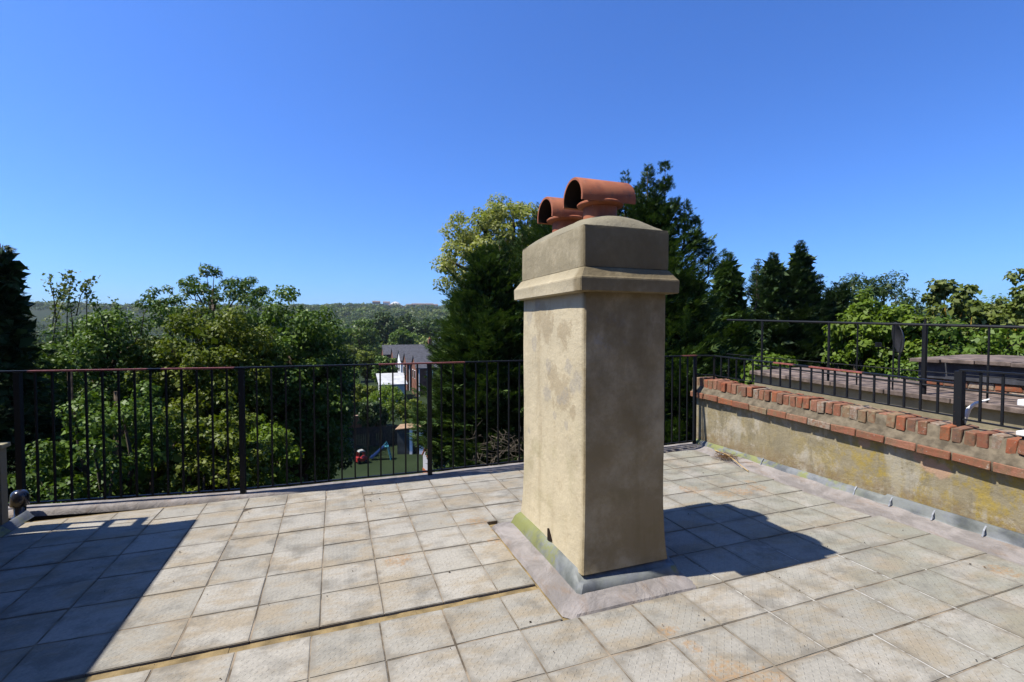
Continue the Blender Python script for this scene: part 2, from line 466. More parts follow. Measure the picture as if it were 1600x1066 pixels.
# ================================================================== SETTING
# ---- roof deck
deck = MB()
deck.box(-7.0, 4.62, -5.0, 4.60, -0.30, -0.028)
deck_o = deck.build('roof_deck', M['sand'])
tag(deck_o, 'flat roof terrace paved with square textured concrete slabs', kind='structure')
bw = MB(); bw.box(-6.99, 4.60, -4.99, 4.58, -9.0, -0.31)
bw.build('building_wall', M['redbrick'], deck_o)
sky_blocker = MB(); sky_blocker.prism([(-1.9, -0.2), (-1.9, 0.5), (-4.4, 5.0), (-7.5, 5.0), (-7.5, -0.2)], 'x', -6.9, 8.5)
sky_blocker.build('main_or_added_roof', M['slate'], deck_o)     # unseen slate roof, added behind the camera to cut the sky light

# ---- paving tiles
jb = MB(); jb.box(-2.17, 1.03, 2.458, 4.54, -0.027, -0.0045); jb.box(1.03, 1.90, 3.37, 4.54, -0.027, -0.0045); jb.box(1.90, 3.82, 2.41, 4.54, -0.027, -0.0045)
jb.box(-2.2, 1.03, 0.6, 2.392, -0.027, -0.0045); jb.box(1.03, 1.92, 0.6, 2.09, -0.027, -0.0045); jb.box(1.92, 3.88, 0.6, 2.405, -0.027, -0.0045)
jb.build('joint_sand', simple("dark_joint_sand", (0.26, 0.21, 0.15), 0.95, 0.1, 0.6, 7, 0.6), deck_o)
tile_cache = {}


def tile_mesh(w, d):
    k = (round(w, 3), round(d, 3))
    if k not in tile_cache:
        b = MB(); b.box(-w / 2, w / 2, -d / 2, d / 2, -0.034, 0.0)
        me = b.mesh('paving_tile')
        bm = bmesh.new(); bm.from_mesh(me)
        top = [e for e in bm.edges if all(v.co.z > -0.001 for v in e.verts)]
        bmesh.ops.bevel(bm, geom=top, offset=0.0028, segments=2, affect='EDGES')
        bm.to_mesh(me); bm.free()
        me.materials.append(M['tile'])
        tile_cache[k] = me
    return tile_cache[k]


HX0, HX1, HY0, HY1 = 1.045, 1.875, 2.098, 3.30      # opening round the chimney


def put_tile(x0, x1, y0, y1, gap=0.0025, dz=0.0):
    # trim against the chimney opening
    if x1 > HX0 and x0 < HX1 and y1 > HY0 and y0 < HY1:
        opts = []
        if x0 < HX0: opts.append((x0, HX0, y0, y1))
        if x1 > HX1: opts.append((HX1, x1, y0, y1))
        if y0 < HY0: opts.append((x0, x1, y0, HY0))
        if y1 > HY1: opts.append((x0, x1, HY1, y1))
        if not opts: return
        x0, x1, y0, y1 = max(opts, key=lambda r: (r[1] - r[0]) * (r[3] - r[2]))
        if min(x1 - x0, y1 - y0) < 0.05: return
    w, d = x1 - x0 - 2 * gap, y1 - y0 - 2 * gap
    o = link('paving_tile', tile_mesh(w, d), None, deck_o, ((x0 + x1) / 2 + random.uniform(-.0015, .0015), (y0 + y1) / 2 + random.uniform(-.0015, .0015), dz + random.uniform(-.003, .001)))
    o.rotation_euler = (random.gauss(0, .0035), random.gauss(0, .0035), random.gauss(0, .003))


rows = [2.452, 2.755, 3.060, 3.370, 3.680, 3.990, 4.270, 4.530]
cols = [-0.985 + 0.3015 * i for i in range(-7, 17)]
for j in range(len(rows) - 1):
    for i in range(len(cols) - 1):
        x0, x1 = cols[i], cols[i + 1]
        if x1 < -2.2: continue
        if i == len(cols) - 2: x1 = 3.83 + (0.02 * j)
        put_tile(max(x0, -2.17), x1, rows[j], rows[j + 1])
frows = [2.398, 2.100, 1.793, 1.491, 1.200, 0.895, 0.59]
fcols = [0.195 + 0.3095 * i for i in range(-8, 13)]
for j in range(len(frows) - 1):
    for i in range(len(fcols) - 1):
        x0, x1, y1, y0 = fcols[i], fcols[i + 1], frows[j], frows[j + 1]
        if i >= len(fcols) - 2: x1 = 3.90
        if j == 0 and x0 > 1.7: y1 = 2.447
        put_tile(x0, x1, y0, y1)
# white efflorescent joints on the right-hand side
mj = Mat("pale_joint_mortar", 0.95, 0.1)
mj.color(mj.mix(mj.ramp(mj.noise(6, 6, 0.7), 0.42, 0.56), (0.17, 0.14, 0.10), (0.60, 0.58, 0.52)))
jm = mj.m
for i, xx in enumerate(fcols):
    if xx < 1.9 or i >= len(fcols) - 1: continue
    b = MB(); b.box(xx - 0.0045, xx + 0.0045, 0.62, 2.44, -0.03, -0.0030)
    b.build('joint_mortar', jm, deck_o)
# sandy fillet at the change of paving, dark felt under the joints
b = MB()
n = 40
for k in range(n):
    xa, xb = -2.3 + k * (1.045 + 2.3) / n, -2.3 + (k + 1) * (1.045 + 2.3) / n
    w = 0.0 + 0.004 * math.sin(k * 1.7)
    b.box(xa, xb, 2.400, 2.449, -0.03, -0.013 + 0.004 * noise.noise(Vector((k * .7, 0, 0))))
b.build('sand_fillet', M['sand'], deck_o)

# felt gutter along the parapet and the kerb under the far railing
def strip(name, mat, prof_at, ts, parent, amp=0.0, seed=0):
    """loft: prof_at(t) gives a list of 3-D points"""
    v, f = [], []
    npf = None
    for t in ts:
        P = prof_at(t); npf = len(P)
        for p in P:
            p = Vector(p)
            if amp: p += noise.noise_vector(p * 6 + Vector((seed, 0, 0))) * amp
            v.append(p)
    for i in range(len(ts) - 1):
        for k in range(npf - 1):
            f.append((i * npf + k, i * npf + k + 1, (i + 1) * npf + k + 1, (i + 1) * npf + k))
    me = bpy.data.meshes.new(name); me.from_pydata(v, [], f); me.update()
    return link(name, me, mat, parent, smooth=True)


def gut(y):
    j = 0.045 * (1 / (1 + math.exp((y - 2.57) / 0.02)))
    return [(3.78, y, -0.022), (3.93, y, -0.014), (4.06, y, -0.004), (4.125 + j * .6, y, 0.012), (4.16 + j * .6, y, 0.03)]


ys = [0.2 + 0.05 * i for i in range(91)]
strip('felt_gutter', M['felt'], gut, ys, deck_o, 0.006)

# far kerb follows the slight bend of the railing
RP = [(-2.70, 4.90), (-0.745, 4.625), (0.85, 4.59), (2.48, 4.62), (4.13, 4.71)]


def rail_y(x):
    for (xa, ya), (xb, yb) in zip(RP, RP[1:]):
        if x <= xb or (xb, yb) == RP[-1]:
            return ya + (yb - ya) * (x - xa) / (xb - xa)


def kerbp(x):
    y = rail_y(x)
    return [(x, y - 0.085, -0.03), (x, y - 0.072, 0.004), (x, y - 0.05, 0.016), (x, y + 0.06, 0.02), (x, y + 0.075, 0.012), (x, y + 0.08, -0.30)]


xs = [-2.75 + 0.07 * i for i in range(100)]
strip('kerb', M['felt'], kerbp, xs, deck_o, 0.004, 3)
# sheet of sand bed out to the kerb
b = MB(); b.box(-7, 4.62, 4.50, 4.60, -0.3, -0.02); b.box(-7, -2.4, 4.6, 4.85, -0.3, -0.02); b.build('deck_edge', M['sand'], deck_o)

# ---- terrain: gardens near by, rising to the ridge far off
GZ = -9.0


def ridge_h(az):
    px = 800 + F_PX * math.tan(max(-1.2, min(1.2, az - YAW)))
    return 48 + 4 * math.sin(px * 0.013) + (-12 if px < 330 else 0) + (-10 if px > 720 else 0)


def ground_z(x, y):
    r = math.hypot(x, y); az = math.atan2(x, y)
    t = min(1, max(0, (r - 260) / 1100)); t = t * t * (3 - 2 * t)
    h = (ridge_h(az) - GZ) * t
    return GZ + h + 2.0 * noise.noise(Vector((x / 90, y / 90, 0))) * min(1, r / 300)


radii = [0, 15, 30, 60, 100, 160, 260, 400, 560, 740, 920, 1100, 1250, 1380, 1500, 2500, 5000]
NA = 96
v, f = [(0, 0, GZ)], []
for r in radii[1:]:
    for a in range(NA):
        t = 2 * math.pi * a / NA
        x, y = r * math.sin(t), r * math.cos(t)
        z = ground_z(x, y)
        if r > 1500: z = ground_z(x * 1480 / r, y * 1480 / r) - (r - 1480) * 0.03
        v.append((x, y, z))
for a in range(NA): f.append((0, 1 + a, 1 + (a + 1) % NA))
for i in range(len(radii) - 2):
    for a in range(NA):
        p, q = 1 + i * NA, 1 + (i + 1) * NA
        f.append((p + a, q + a, q + (a + 1) % NA, p + (a + 1) % NA))
me = bpy.data.meshes.new('ground'); me.from_pydata(v, [], f); me.update()
mg = Mat("grassy_ground", 0.95, 0.1)
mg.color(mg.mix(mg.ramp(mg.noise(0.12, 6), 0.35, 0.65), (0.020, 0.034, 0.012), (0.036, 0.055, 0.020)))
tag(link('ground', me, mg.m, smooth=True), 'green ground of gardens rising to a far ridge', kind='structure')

# ================================================================== CHIMNEY
chim = empty('chimney_stack', (1.54, 2.76, 0), 'tall tan cement rendered chimney stack standing in the middle of the terrace', 'chimney')
CX, CY = 1.54, 2.76
CX0, CX1, CY0, CY1 = -0.268, 0.262, -0.45, 0.45      # local shaft limits


def ring_loft(name, rings, mats, parent, sub=(10, 16), amp=0.0, scale=3.0, bevel_r=0.012, capt=True, smooth=True):
    """rings: list of (x0,x1,y0,y1,z) -> rounded-rectangle loft, finely divided"""
    def outline(x0, x1, y0, y1, z):
        P = []; r = bevel_r
        nx, ny = sub
        def seg(a, b, n): return [(a[0] + (b[0] - a[0]) * k / n, a[1] + (b[1] - a[1]) * k / n) for k in range(n)]
        P += seg((x0 + r, y0), (x1 - r, y0), nx); P += seg((x1 - r, y0), (x1, y0 + r), 2)
        P += seg((x1, y0 + r), (x1, y1 - r), ny); P += seg((x1, y1 - r), (x1 - r, y1), 2)
        P += seg((x1 - r, y1), (x0 + r, y1), nx); P += seg((x0 + r, y1), (x0, y1 - r), 2)
        P += seg((x0, y1 - r), (x0, y0 + r), ny); P += seg((x0, y0 + r), (x0 + r, y0), 2)
        return [(p[0], p[1], z) for p in P]
    V = []; Fc = []
    for rg in rings: V += outline(*rg)
    n = len(V) // len(rings)
    for i in range(len(rings) - 1):
        for k in range(n):
            Fc.append((i * n + k, i * n + (k + 1) % n, (i + 1) * n + (k + 1) % n, (i + 1) * n + k))
    if capt: Fc.append(tuple((len(rings) - 1) * n + k for k in range(n)))
    Fc.append(tuple(range(n - 1, -1, -1)))
    me = bpy.data.meshes.new(name); me.from_pydata(V, [], Fc); me.update()
    if amp:
        for vv in me.vertices:
            q = Vector((vv.co.x * scale, vv.co.y * scale, vv.co.z * scale))
            d = noise.noise_vector(q + Vector((3.1, 1.2, 0))) * amp + noise.noise_vector(q * 3.3) * amp * 0.35
            vv.co.x += d.x; vv.co.y += d.y
    o = link(name, me, mats, parent, smooth=smooth)
    if smooth: me.set_sharp_from_angle(angle=math.radians(28))
    return o


def R(e, z, ex=None): return (CX0 - e, CX1 + e, CY0 - e, CY1 + e, z)


zz = [(0.018, 0.085), (0.016, 0.10), (0.010, 0.16), (0.005, 0.24), (0.002, 0.34)] + [(0.0, 0.34 + 0.065 * k) for k in range(1, 20)] + [(0.0, 1.632)]
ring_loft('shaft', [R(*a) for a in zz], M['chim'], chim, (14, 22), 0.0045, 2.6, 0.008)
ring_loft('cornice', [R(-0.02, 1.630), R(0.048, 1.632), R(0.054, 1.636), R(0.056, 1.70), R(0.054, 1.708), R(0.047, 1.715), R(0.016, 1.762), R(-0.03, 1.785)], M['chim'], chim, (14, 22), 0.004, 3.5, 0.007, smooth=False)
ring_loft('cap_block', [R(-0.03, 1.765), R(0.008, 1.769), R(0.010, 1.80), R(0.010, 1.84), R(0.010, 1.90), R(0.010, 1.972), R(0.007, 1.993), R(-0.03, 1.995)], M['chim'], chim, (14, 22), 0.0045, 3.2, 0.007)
# domed mortar flaunching
nx, ny = 24, 36
V = []; Fc = []
for j in range(ny + 1):
    for i in range(nx + 1):
        u, w = -1 + 2 * i / nx, -1 + 2 * j / ny
        x = (CX0 + CX1) / 2 + u * ((CX1 - CX0) / 2 + 0.008); y = w * (CY1 + 0.008)
        hh = 0.112 * (1 - abs(u) ** 2.1) ** 0.75 * (1 - abs(w) ** 5.0) ** 0.8
        V.append((x, y, 1.990 + max(hh, 0) + (0.004 * noise.noise(Vector((x * 12, y * 12, 0))) if hh > 0.01 else 0)))
for j in range(ny):
    for i in range(nx):
        a = j * (nx + 1) + i; Fc.append((a, a + 1, a + nx + 2, a + nx + 1))
me = bpy.data.meshes.new('flaunching'); me.from_pydata(V, [], Fc); me.update()
M['flaunch'] = render_material("weathered_flaunching", (0.34, 0.30, 0.20), (0.15, 0.135, 0.095), wall_stain, None, 0.5, 0.2)
link('flaunching', me, M['flaunch'], chim, smooth=True)


def make_pot(cy, tilt):
    p = MB()
    p.lathe([(0.082, 1.98), (0.100, 1.981), (0.100, 2.152), (0.132, 2.158), (0.138, 2.165), (0.138, 2.173), (0.131, 2.179), (0.096, 2.184), (0.096, 2.27), (0.086, 2.27), (0.084, 2.05), (0.0, 2.04)], 40, (1.505 - CX, cy - CY, 0))
    po = p.build('chimney_pot', M['terra'], chim, smooth=False)
    for pl in po.data.polygons: pl.use_smooth = True
    po.data.set_sharp_from_angle(angle=math.radians(40))
    # half-round hood tile lying across the pot
    h = MB()
    n = 26; L0, L1 = 1.318 + tilt - CX, 1.672 + tilt - CX; r1, r0 = 0.127, 0.108
    rings = []
    for r in (r1, r0):
        ring = []
        for k in range(n + 1):
            t = math.radians(-12) + math.radians(204) * k / n
            ring.append((r * math.cos(t) * 1.0, r * math.sin(t) * 1.0))
        rings.append(ring)
    poly = rings[0] + rings[1][::-1]
    vs = []
    m_ = len(poly)
    secs = [(L0, -0.003), (L0 + 0.006, 0.0), (L1 - 0.01, 0.0), (L1, -0.004)]
    for X, sh in secs:
        for q, (a, c) in enumerate(poly):
            rr = math.hypot(a, c); s_ = (rr + (sh if q <= n else -sh)) / rr
            vs.append((X, cy - CY + a * s_, 2.188 + c * s_))
    fs = []
    for s_ in range(len(secs) - 1):
        for q in range(m_):
            fs.append((s_ * m_ + q, s_ * m_ + (q + 1) % m_, (s_ + 1) * m_ + (q + 1) % m_, (s_ + 1) * m_ + q))
    h._add(vs, fs)
    for base in (0, (len(secs) - 1) * m_):
        h.f += [tuple(base + z for z in (q, q + 1, m_ - 2 - q, m_ - 1 - q)) for q in range(n)]; h.m += [0] * n
    ho = h.build('pot_hood', [M['terra'], M['soot_shade']], po)
    for pl in ho.data.polygons:
        c_ = pl.center
        if abs(pl.normal.x) < .5 and math.hypot(c_.y - (cy - CY), c_.z - 2.188) < 0.1155: pl.material_index = 1
    for pl in ho.data.polygons: pl.use_smooth = True
    ho.data.set_sharp_from_angle(angle=math.radians(40))


make_pot(2.55, 0.0); make_pot(2.99, 0.02)
# lead skirt round the foot: two offset lengths with the raised lap on the left face
LD = MB()


def skirt_prof(e, z): return R(e, z)


ld = ring_loft('lead_flashing', [R(-0.012, 0.112), R(0.020, 0.100), R(0.034, 0.090), R(0.052, 0.070), R(0.068, 0.024), R(0.076, 0.006), R(0.074, -0.02)], M['lead'], chim, (14, 22), 0.007, 5.0, 0.02, capt=False)
ap = ring_loft('felt_apron', [R(0.040, 0.030), R(0.060, 0.022), R(0.10, 0.012), R(0.155, 0.004), R(0.190, -0.004), R(0.205, -0.024)], M['felt'], chim, (14, 22), 0.012, 4.0, 0.05, capt=False)
for v_ in ld.data.vertices:                     # on the near face the lead starts lower, leaving a gap under the render
    if v_.co.y < CY0 + 0.002 and v_.co.z > 0.056: v_.co.z = 0.056
gcore = MB(); gcore.box(CX0 + .006, CX1 - .006, CY0 + .012, CY1 - .01, 0.0, 0.12); gcore.build('gap_shade_core', M['soot_shade'], chim)  # black core paints in the shade of the gap under the render
for v_ in ap.data.vertices:
    if v_.co.x > CX1: v_.co.x = CX1 + (v_.co.x - CX1) * 0.5
    if v_.co.y > CY1: v_.co.y = CY1 + (v_.co.y - CY1) * 0.6
# black wedge painting in the shadow gap where render stands off the lead
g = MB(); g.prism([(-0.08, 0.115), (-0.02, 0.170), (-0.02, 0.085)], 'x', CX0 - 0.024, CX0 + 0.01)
g.build('notch_shade', M['soot_shade'], chim)

# ================================================================== PARAPET WALL (right)
WX = 4.18
par = empty('parapet_wall', (WX, 2.5, 0), 'low rendered parapet wall topped with weathered red brick coping along the right edge', 'wall')
Wl = lambda x, y, z: (x - WX, y - 2.5, z)


def ztop(y): return 0.700 + 0.040 * (y - 1.75)


YE = 4.80
b = []
ys2 = [0.2 + (YE - 0.2) * k / 60 for k in range(61)]
zn = 8
V = []; Fc = []
for y in ys2:
    zt = ztop(y) - 0.232
    for k in range(zn + 1): V.append(Wl(WX + 0.004 * noise.noise(Vector((0, y * 4, k))), y, -0.02 + (zt + 0.02) * k / zn))
    V.append(Wl(WX + 0.25, y, zt)); V.append(Wl(WX + 0.25, y, -0.02))
m_ = zn + 3
for i in range(60):
    for k in range(m_ - 1): Fc.append((i * m_ + k, (i + 1) * m_ + k, (i + 1) * m_ + k + 1, i * m_ + k + 1))
Fc.append(tuple(range(m_))); Fc.append(tuple(60 * m_ + k for k in range(m_ - 1, -1, -1)))
me = bpy.data.meshes.new('render_face'); me.from_pydata(V, [], Fc); me.update()
link('render_face', me, M['wallrender'], par)
# mortar core behind both brick courses, with the sloping fillet between them
strip('mortar_bed', M['mortar'], lambda y: [Wl(WX - 0.046, y, ztop(y) - 0.230), Wl(WX - 0.048, y, ztop(y) - 0.168), Wl(WX - 0.038, y, ztop(y) - 0.155), Wl(WX + 0.006, y, ztop(y) - 0.108), Wl(WX + 0.015, y, ztop(y) - 0.09), Wl(WX + 0.017, y, ztop(y) - 0.012), Wl(WX + 0.20, y, ztop(y) - 0.008), Wl(WX + 0.26, y, ztop(y) - 0.05), Wl(WX + 0.26, y, ztop(y) - 0.23)],
      [0.2 + (YE - 0.005 - 0.2) * k / 140 for k in range(141)], par, 0.005, 9)
b = MB(); b.box(WX - 0.028 - WX, 0.25, YE - 0.006 - 2.5, YE - 0.002 - 2.5, ztop(YE) - 0.228, ztop(YE) - 0.012); b.build('mortar_end', M['mortar'], par)


def brick_mesh(w, d, h, seed):
    m_ = MB(); m_.box(-w / 2, w / 2, -d / 2, d / 2, -h / 2, h / 2)
    me = m_.mesh('brick')
    do_bevel(me, 0.005, 1)
    for v_ in me.vertices: v_.co += noise.noise_vector(v_.co * 25 + Vector((seed, seed, 0))) * 0.009
    me.materials.append(M['brick'])
    return me


edge_bricks = [brick_mesh(0.215, 0.062, 0.104, s) for s in range(6)]
str_bricks = [brick_mesh(0.10, 0.212, 0.064, s + 20) for s in range(5)]
y = YE - 0.036
k = 0
while y > 0.55:
    pr = random.gauss(0, 0.008)
    o = link('brick', random.choice(edge_bricks), None, par, Wl(WX + 0.112 + pr, y, ztop(y) - 0.052 + random.gauss(0, .005)))
    o.rotation_euler = (0.04 + random.gauss(0, .035), random.gauss(0, .025), random.gauss(0, .03) )
    if random.random() < .5: o.rotation_euler = (-o.rotation_euler.x, o.rotation_euler.y, o.rotation_euler.z + math.pi)
    y -= 0.0735; k += 1
y = YE - 0.11
while y > 0.5:
    o = link('brick', random.choice(str_bricks), None, par, Wl(WX - 0.010 + random.uniform(-.006, .004), y, ztop(y) - 0.198 + random.uniform(-.003, .003)))
    o.rotation_euler = (0.04 + random.gauss(0, .01), random.gauss(0, .02), random.gauss(0, .015) )
    if random.random() < .5: o.rotation_euler = (-o.rotation_euler.x, o.rotation_euler.y, o.rotation_euler.z + math.pi)
    y -= 0.224
# lead upstand with lapped joints and a jog
def leadp(y):
    j = 0.045 / (1 + math.exp((y - 2.57) / 0.015)); zt = 0.062 + 0.02 * (1 if y < 2.57 else 0) + 0.012 * (4 - y) / 3
    return [Wl(WX - 0.002, y, zt + 0.006), Wl(WX - 0.012 + j * 0.2, y, zt), Wl(WX - 0.034 + j * .3, y, zt - 0.020), Wl(WX - 0.040 + j * .5, y, 0.022), Wl(WX - 0.052 + j * .5, y, 0.010)]


strip('lead_flashing', M['lead'], leadp, [0.2 + 0.02 * i for i in range(230)], par, 0.003, 5)
laps = MB()
for yy in (1.93, 2.23, 2.52, 2.80, 3.75):
    laps.prism([(WX - 0.0545 - WX, 0.012), (WX - 0.0445 - WX, 0.030), (WX - 0.038 - WX, 0.052), (-0.012, 0.082), (-0.010, 0.078), (-0.034, 0.048), (-0.040, 0.012)], 'y', yy - 2.5 - .005, yy - 2.5 + .005)
laps.build('lead_clip', simple("bright_lead", (0.30, 0.32, 0.35), 0.5, 0.4, 0.3, 12), par)
# broken flat brick pieces lying behind the coping
for i, (yy, xx, L, ang) in enumerate([(2.62, 4.47, .16, .3), (2.48, 4.50, .18, -.2), (2.36, 4.46, .14, .5), (2.40, 4.56, .12, 1.0), (2.28, 4.49, .15, .1), (1.98, 4.48, .13, .6)]):
    q = MB(); q.box(-L / 2, L / 2, -.05, .05, -.014, .014)
    o = q.build('brick_fragment', M['brick'], None, (xx, yy, 0.675 + 0.006 * (i % 3)), bevel=0.004)
    o.rotation_euler = (random.uniform(-.12, .12), random.uniform(-.1, .1), ang + 1.2)
    tag(o, ['flat red brick shard behind the coping, farthest of the pile left of the black post', 'flat red brick shard in the middle of the pile left of the black post', 'flat red brick shard close to the foot of the thick black post',
            'flat brick shard at the back of the pile beyond the coping', 'flat brick shard directly beneath the black post', 'flat brick shard right of the black post behind the coping'][i], 'brick piece')
b = MB(); b.prism([(4.435, 0.30), (4.435, 0.655), (4.60, 0.645), (4.75, 0.55), (4.75, 0.30)], 'y', 0.2, 4.75)
o = b.build('mortar_ledge', M['nrender']); tag(o, 'rough mortar ledge directly behind the brick coping on the right', 'ledge')

# ================================================================== RAILINGS
def railing(name, pts, ztopf, zbotf, label, posts, gap, sections, post_z0=0.0, bal=True, w=0.0135):
    """pts: plan polyline; sections: list of (t0,t1,material) along the first..last point in metres"""
    r = empty(name, (pts[0][0], pts[0][1], 0), label, 'railing')
    ox, oy = pts[0]
    segs = []
    acc = 0
    for a, b_ in zip(pts, pts[1:]):
        L = math.dist(a, b_); segs.append((acc, acc + L, a, b_)); acc += L
    def P(t):
        for s0, s1, a, b_ in segs:
            if t <= s1 + 1e-6 or s1 == acc:
                u = (t - s0) / (s1 - s0)
                return (a[0] + (b_[0] - a[0]) * u, a[1] + (b_[1] - a[1]) * u, math.atan2(b_[1] - a[1], b_[0] - a[0]))
    def bar(t0, t1, zf, hw, hh, mat, nm):
        ks = [t0] + [s[1] for s in segs if t0 < s[1] < t1 - 1e-4] + [t1]
        v_ = []; 
        for t in ks:
            x, y, a = P(t); nx_, ny_ = -math.sin(a) * hw, math.cos(a) * hw; z = zf(t)
            for sx, sz in ((1, -1), (1, 1), (-1, 1), (-1, -1)): v_.append((x - ox + nx_ * sx, y - oy + ny_ * sx, z + hh * sz))
        q = MB(); fs = []
        for i in range(len(ks) - 1):
            for c in range(4): fs.append((i * 4 + c, i * 4 + (c + 1) % 4, i * 4 + 4 + (c + 1) % 4, i * 4 + 4 + c))
        fs += [(0, 3, 2, 1), tuple(len(ks) * 4 - 4 + c for c in range(4))]
        q._add(v_, fs); q.build(nm, mat, r)
    for t0, t1, mat in sections: bar(t0, t1, ztopf, 0.018, 0.0065, mat, 'top_rail')
    bar(0, acc, zbotf, 0.012, 0.005, M['black'], 'bottom_rail')
    for t, hw, up in posts:
        x, y, a = P(t)
        q = MB(); q.box(-hw, hw, -hw, hw, post_z0 if not callable(post_z0) else post_z0(t), ztopf(t) - 0.0075 + up)
        o = q.build('post', M['black'], r, (x - ox, y - oy, 0)); o.rotation_euler = (0, 0, a)
    if bal:
        pt = [p[0] for p in posts]
        cache = {}
        for ta, tb in zip(pt, pt[1:]):
            n_ = max(1, round((tb - ta) / gap))
            for k_ in range(1, n_):
                t = ta + (tb - ta) * k_ / n_
                x, y, a = P(t)
                h0, h1 = round(zbotf(t) + 0.006, 3), round(ztopf(t) - 0.0075, 3)
                if (h0, h1) not in cache:
                    q = MB(); q.box(-w / 2, w / 2, -w / 2, w / 2, h0, h1); me_ = q.mesh('baluster'); me_.materials.append(M['black']); cache[(h0, h1)] = me_
                o = link('baluster', cache[(h0, h1)], None, r, (x - ox, y - oy, 0)); o.rotation_euler = (0, 0, a + random.gauss(0, .02))
    return r


# distances along the far railing (its polyline is close to the x axis)
tx = lambda x: sum(math.dist(a, b_) for a, b_ in zip(RP, RP[1:]) if b_[0] <= x + 1e-6) if any(abs(p[0] - x) < 1e-6 for p in RP) else (x - RP[0][0]) * 1.003
T = [tx(p[0]) for p in RP]
T[0] = 0
tt = lambda x: np.interp(x, [p[0] for p in RP], T)
B_, Rd = M['black'], M['redlead']
secs = []
for xa, xb, mt_ in ((-2.70, -2.25, B_), (-2.25, -1.44, Rd), (-1.44, -1.34, B_), (-1.34, -0.80, Rd), (-0.80, 0.38, B_), (0.38, 1.20, Rd), (1.20, 3.9, B_), (3.9, 4.13, Rd)):
    secs.append((float(tt(xa)), float(tt(xb)), mt_))
railing('metal_railing', RP, lambda t: 1.094, lambda t: 0.055, 'black metal balustrade with worn red top rail along the far edge of the terrace',
        [(float(tt(x)), hw, 0) for x, hw in ((-2.32, .02), (-0.745, .02), (0.85, .02), (2.48, .02), (4.11, .016))], 0.114, secs, 0.012)
# left return, mostly outside the frame, down to the stair housing
# parapet railing: sloping far length, level near length
PR = [(4.13, 4.71), (4.30, 4.60), (4.30, 2.165)]
L1 = math.dist(PR[0], PR[1]); L2 = L1 + 2.435
zt_far = lambda t: 1.094 if t < L1 else 1.094 - 0.07 * (t - L1) / 2.435
zb_far = lambda t: 0.865 - 0.085 * t / L2
railing('metal_railing', PR, zt_far, zb_far, 'low black railing along the brick parapet, red rail sloping down to the thick post', [(L1 + .0, .010, 0), (L2 - 0.02, .010, 0)], 0.1165,
        [(0, 1.05, B_), (1.05, 1.28, Rd), (1.28, 1.45, B_), (1.45, 1.95, Rd), (1.95, L2, B_)], lambda t: ztop(4.5) - 0.02 if t < 1 else ztop(2.2))
railing('metal_railing', [(4.30, 2.165), (4.30, 0.7)], lambda t: 1.125, lambda t: 0.768 - 0.03 * t, 'black railing panel on the parapet right of the thick post at the right edge', [(0.0, .024, 0), (1.46, .02, 0)], 0.122, [(0, 1.46, B_)], lambda t: ztop(2.16 - t) - 0.015)

# ================================================================== LEFT EDGE: stair housing (outside), low wall, cowl
st = empty('stair_housing', (-3.4, 1.0, 0), 'rendered stair housing just left of the view, casting the big shadow on the slabs', 'building')
b = MB(); b.box(-1.5, 1.10, -4.0, 3.33, -0.02, 2.10); b.build('wall', M['nrender'], st)
b = MB(); b.box(-1.56, 1.13, -4.05, 3.36, 2.102, 2.16); b.build('roof', M['lead'], st)
gr = empty('guard_frame', (-2.40, 4.36, 0.30), 'black barred guard frame behind the low wall at the left edge', 'railing')
for zz_ in (1.40, 1.05):
    b = MB(); b.box(-.02, .02, -.12, .14, zz_, zz_ + .05); b.build('frame_bar', M['black'], gr)
for yy in (-0.115, 0.02, 0.125):
    b = MB(); b.box(-.018, .018, yy - .014, yy + .014, 0.25, 1.398 if yy != 0.02 else 1.048); b.build('frame_post', M['black'], gr)
lw = empty('low_wall', (-2.35, 4.6, 0), 'low shaded wall with a sunlit pale coping at the far left edge', 'wall')
b = MB(); b.box(-0.35, 0.150, -0.23, -0.16, -0.3, 0.585); b.build('wall', M['nrender'], lw)
b = MB(); b.box(-0.38, 0.165, -0.24, -0.135, 0.588, 0.618); b.build('coping', simple("pale_yellow_coping", (0.45, 0.40, 0.24), 0.9, 0.2, 0.3, 8, 0.5), lw, bevel=0.004)
strip('lead_flashing', M['lead'], lambda y: [(0.152, y, 0.055), (0.165, y, 0.05), (0.185, y, 0.02), (0.20, y, 0.003)], [-1.2 + 0.05 * i for i in range(26)], lw, 0.004, 2)
cw = empty('vent_cowl', (-2.27, 4.72, 0), 'rounded dark plastic vent cowl with a shiny top beside the first railing post', 'vent')
mc = simple("glossy_dark_plastic", (0.03, 0.032, 0.045), 0.18, 0.6, 0.1, 9)
b = MB(); b.lathe([(0.0, 0.245), (0.03, 0.243), (0.055, 0.232), (0.072, 0.21), (0.078, 0.18), (0.078, 0.10), (0.072, 0.095), (0.066, 0.10)], 24); b.build('hood', mc, cw, smooth=True)
b = MB(); b.lathe([(0.05, 0.14), (0.05, 0.0), (0.07, -0.01)], 20); b.build('pipe', mc, cw, smooth=True)
cw.scale = (0.72, 0.72, 0.8)

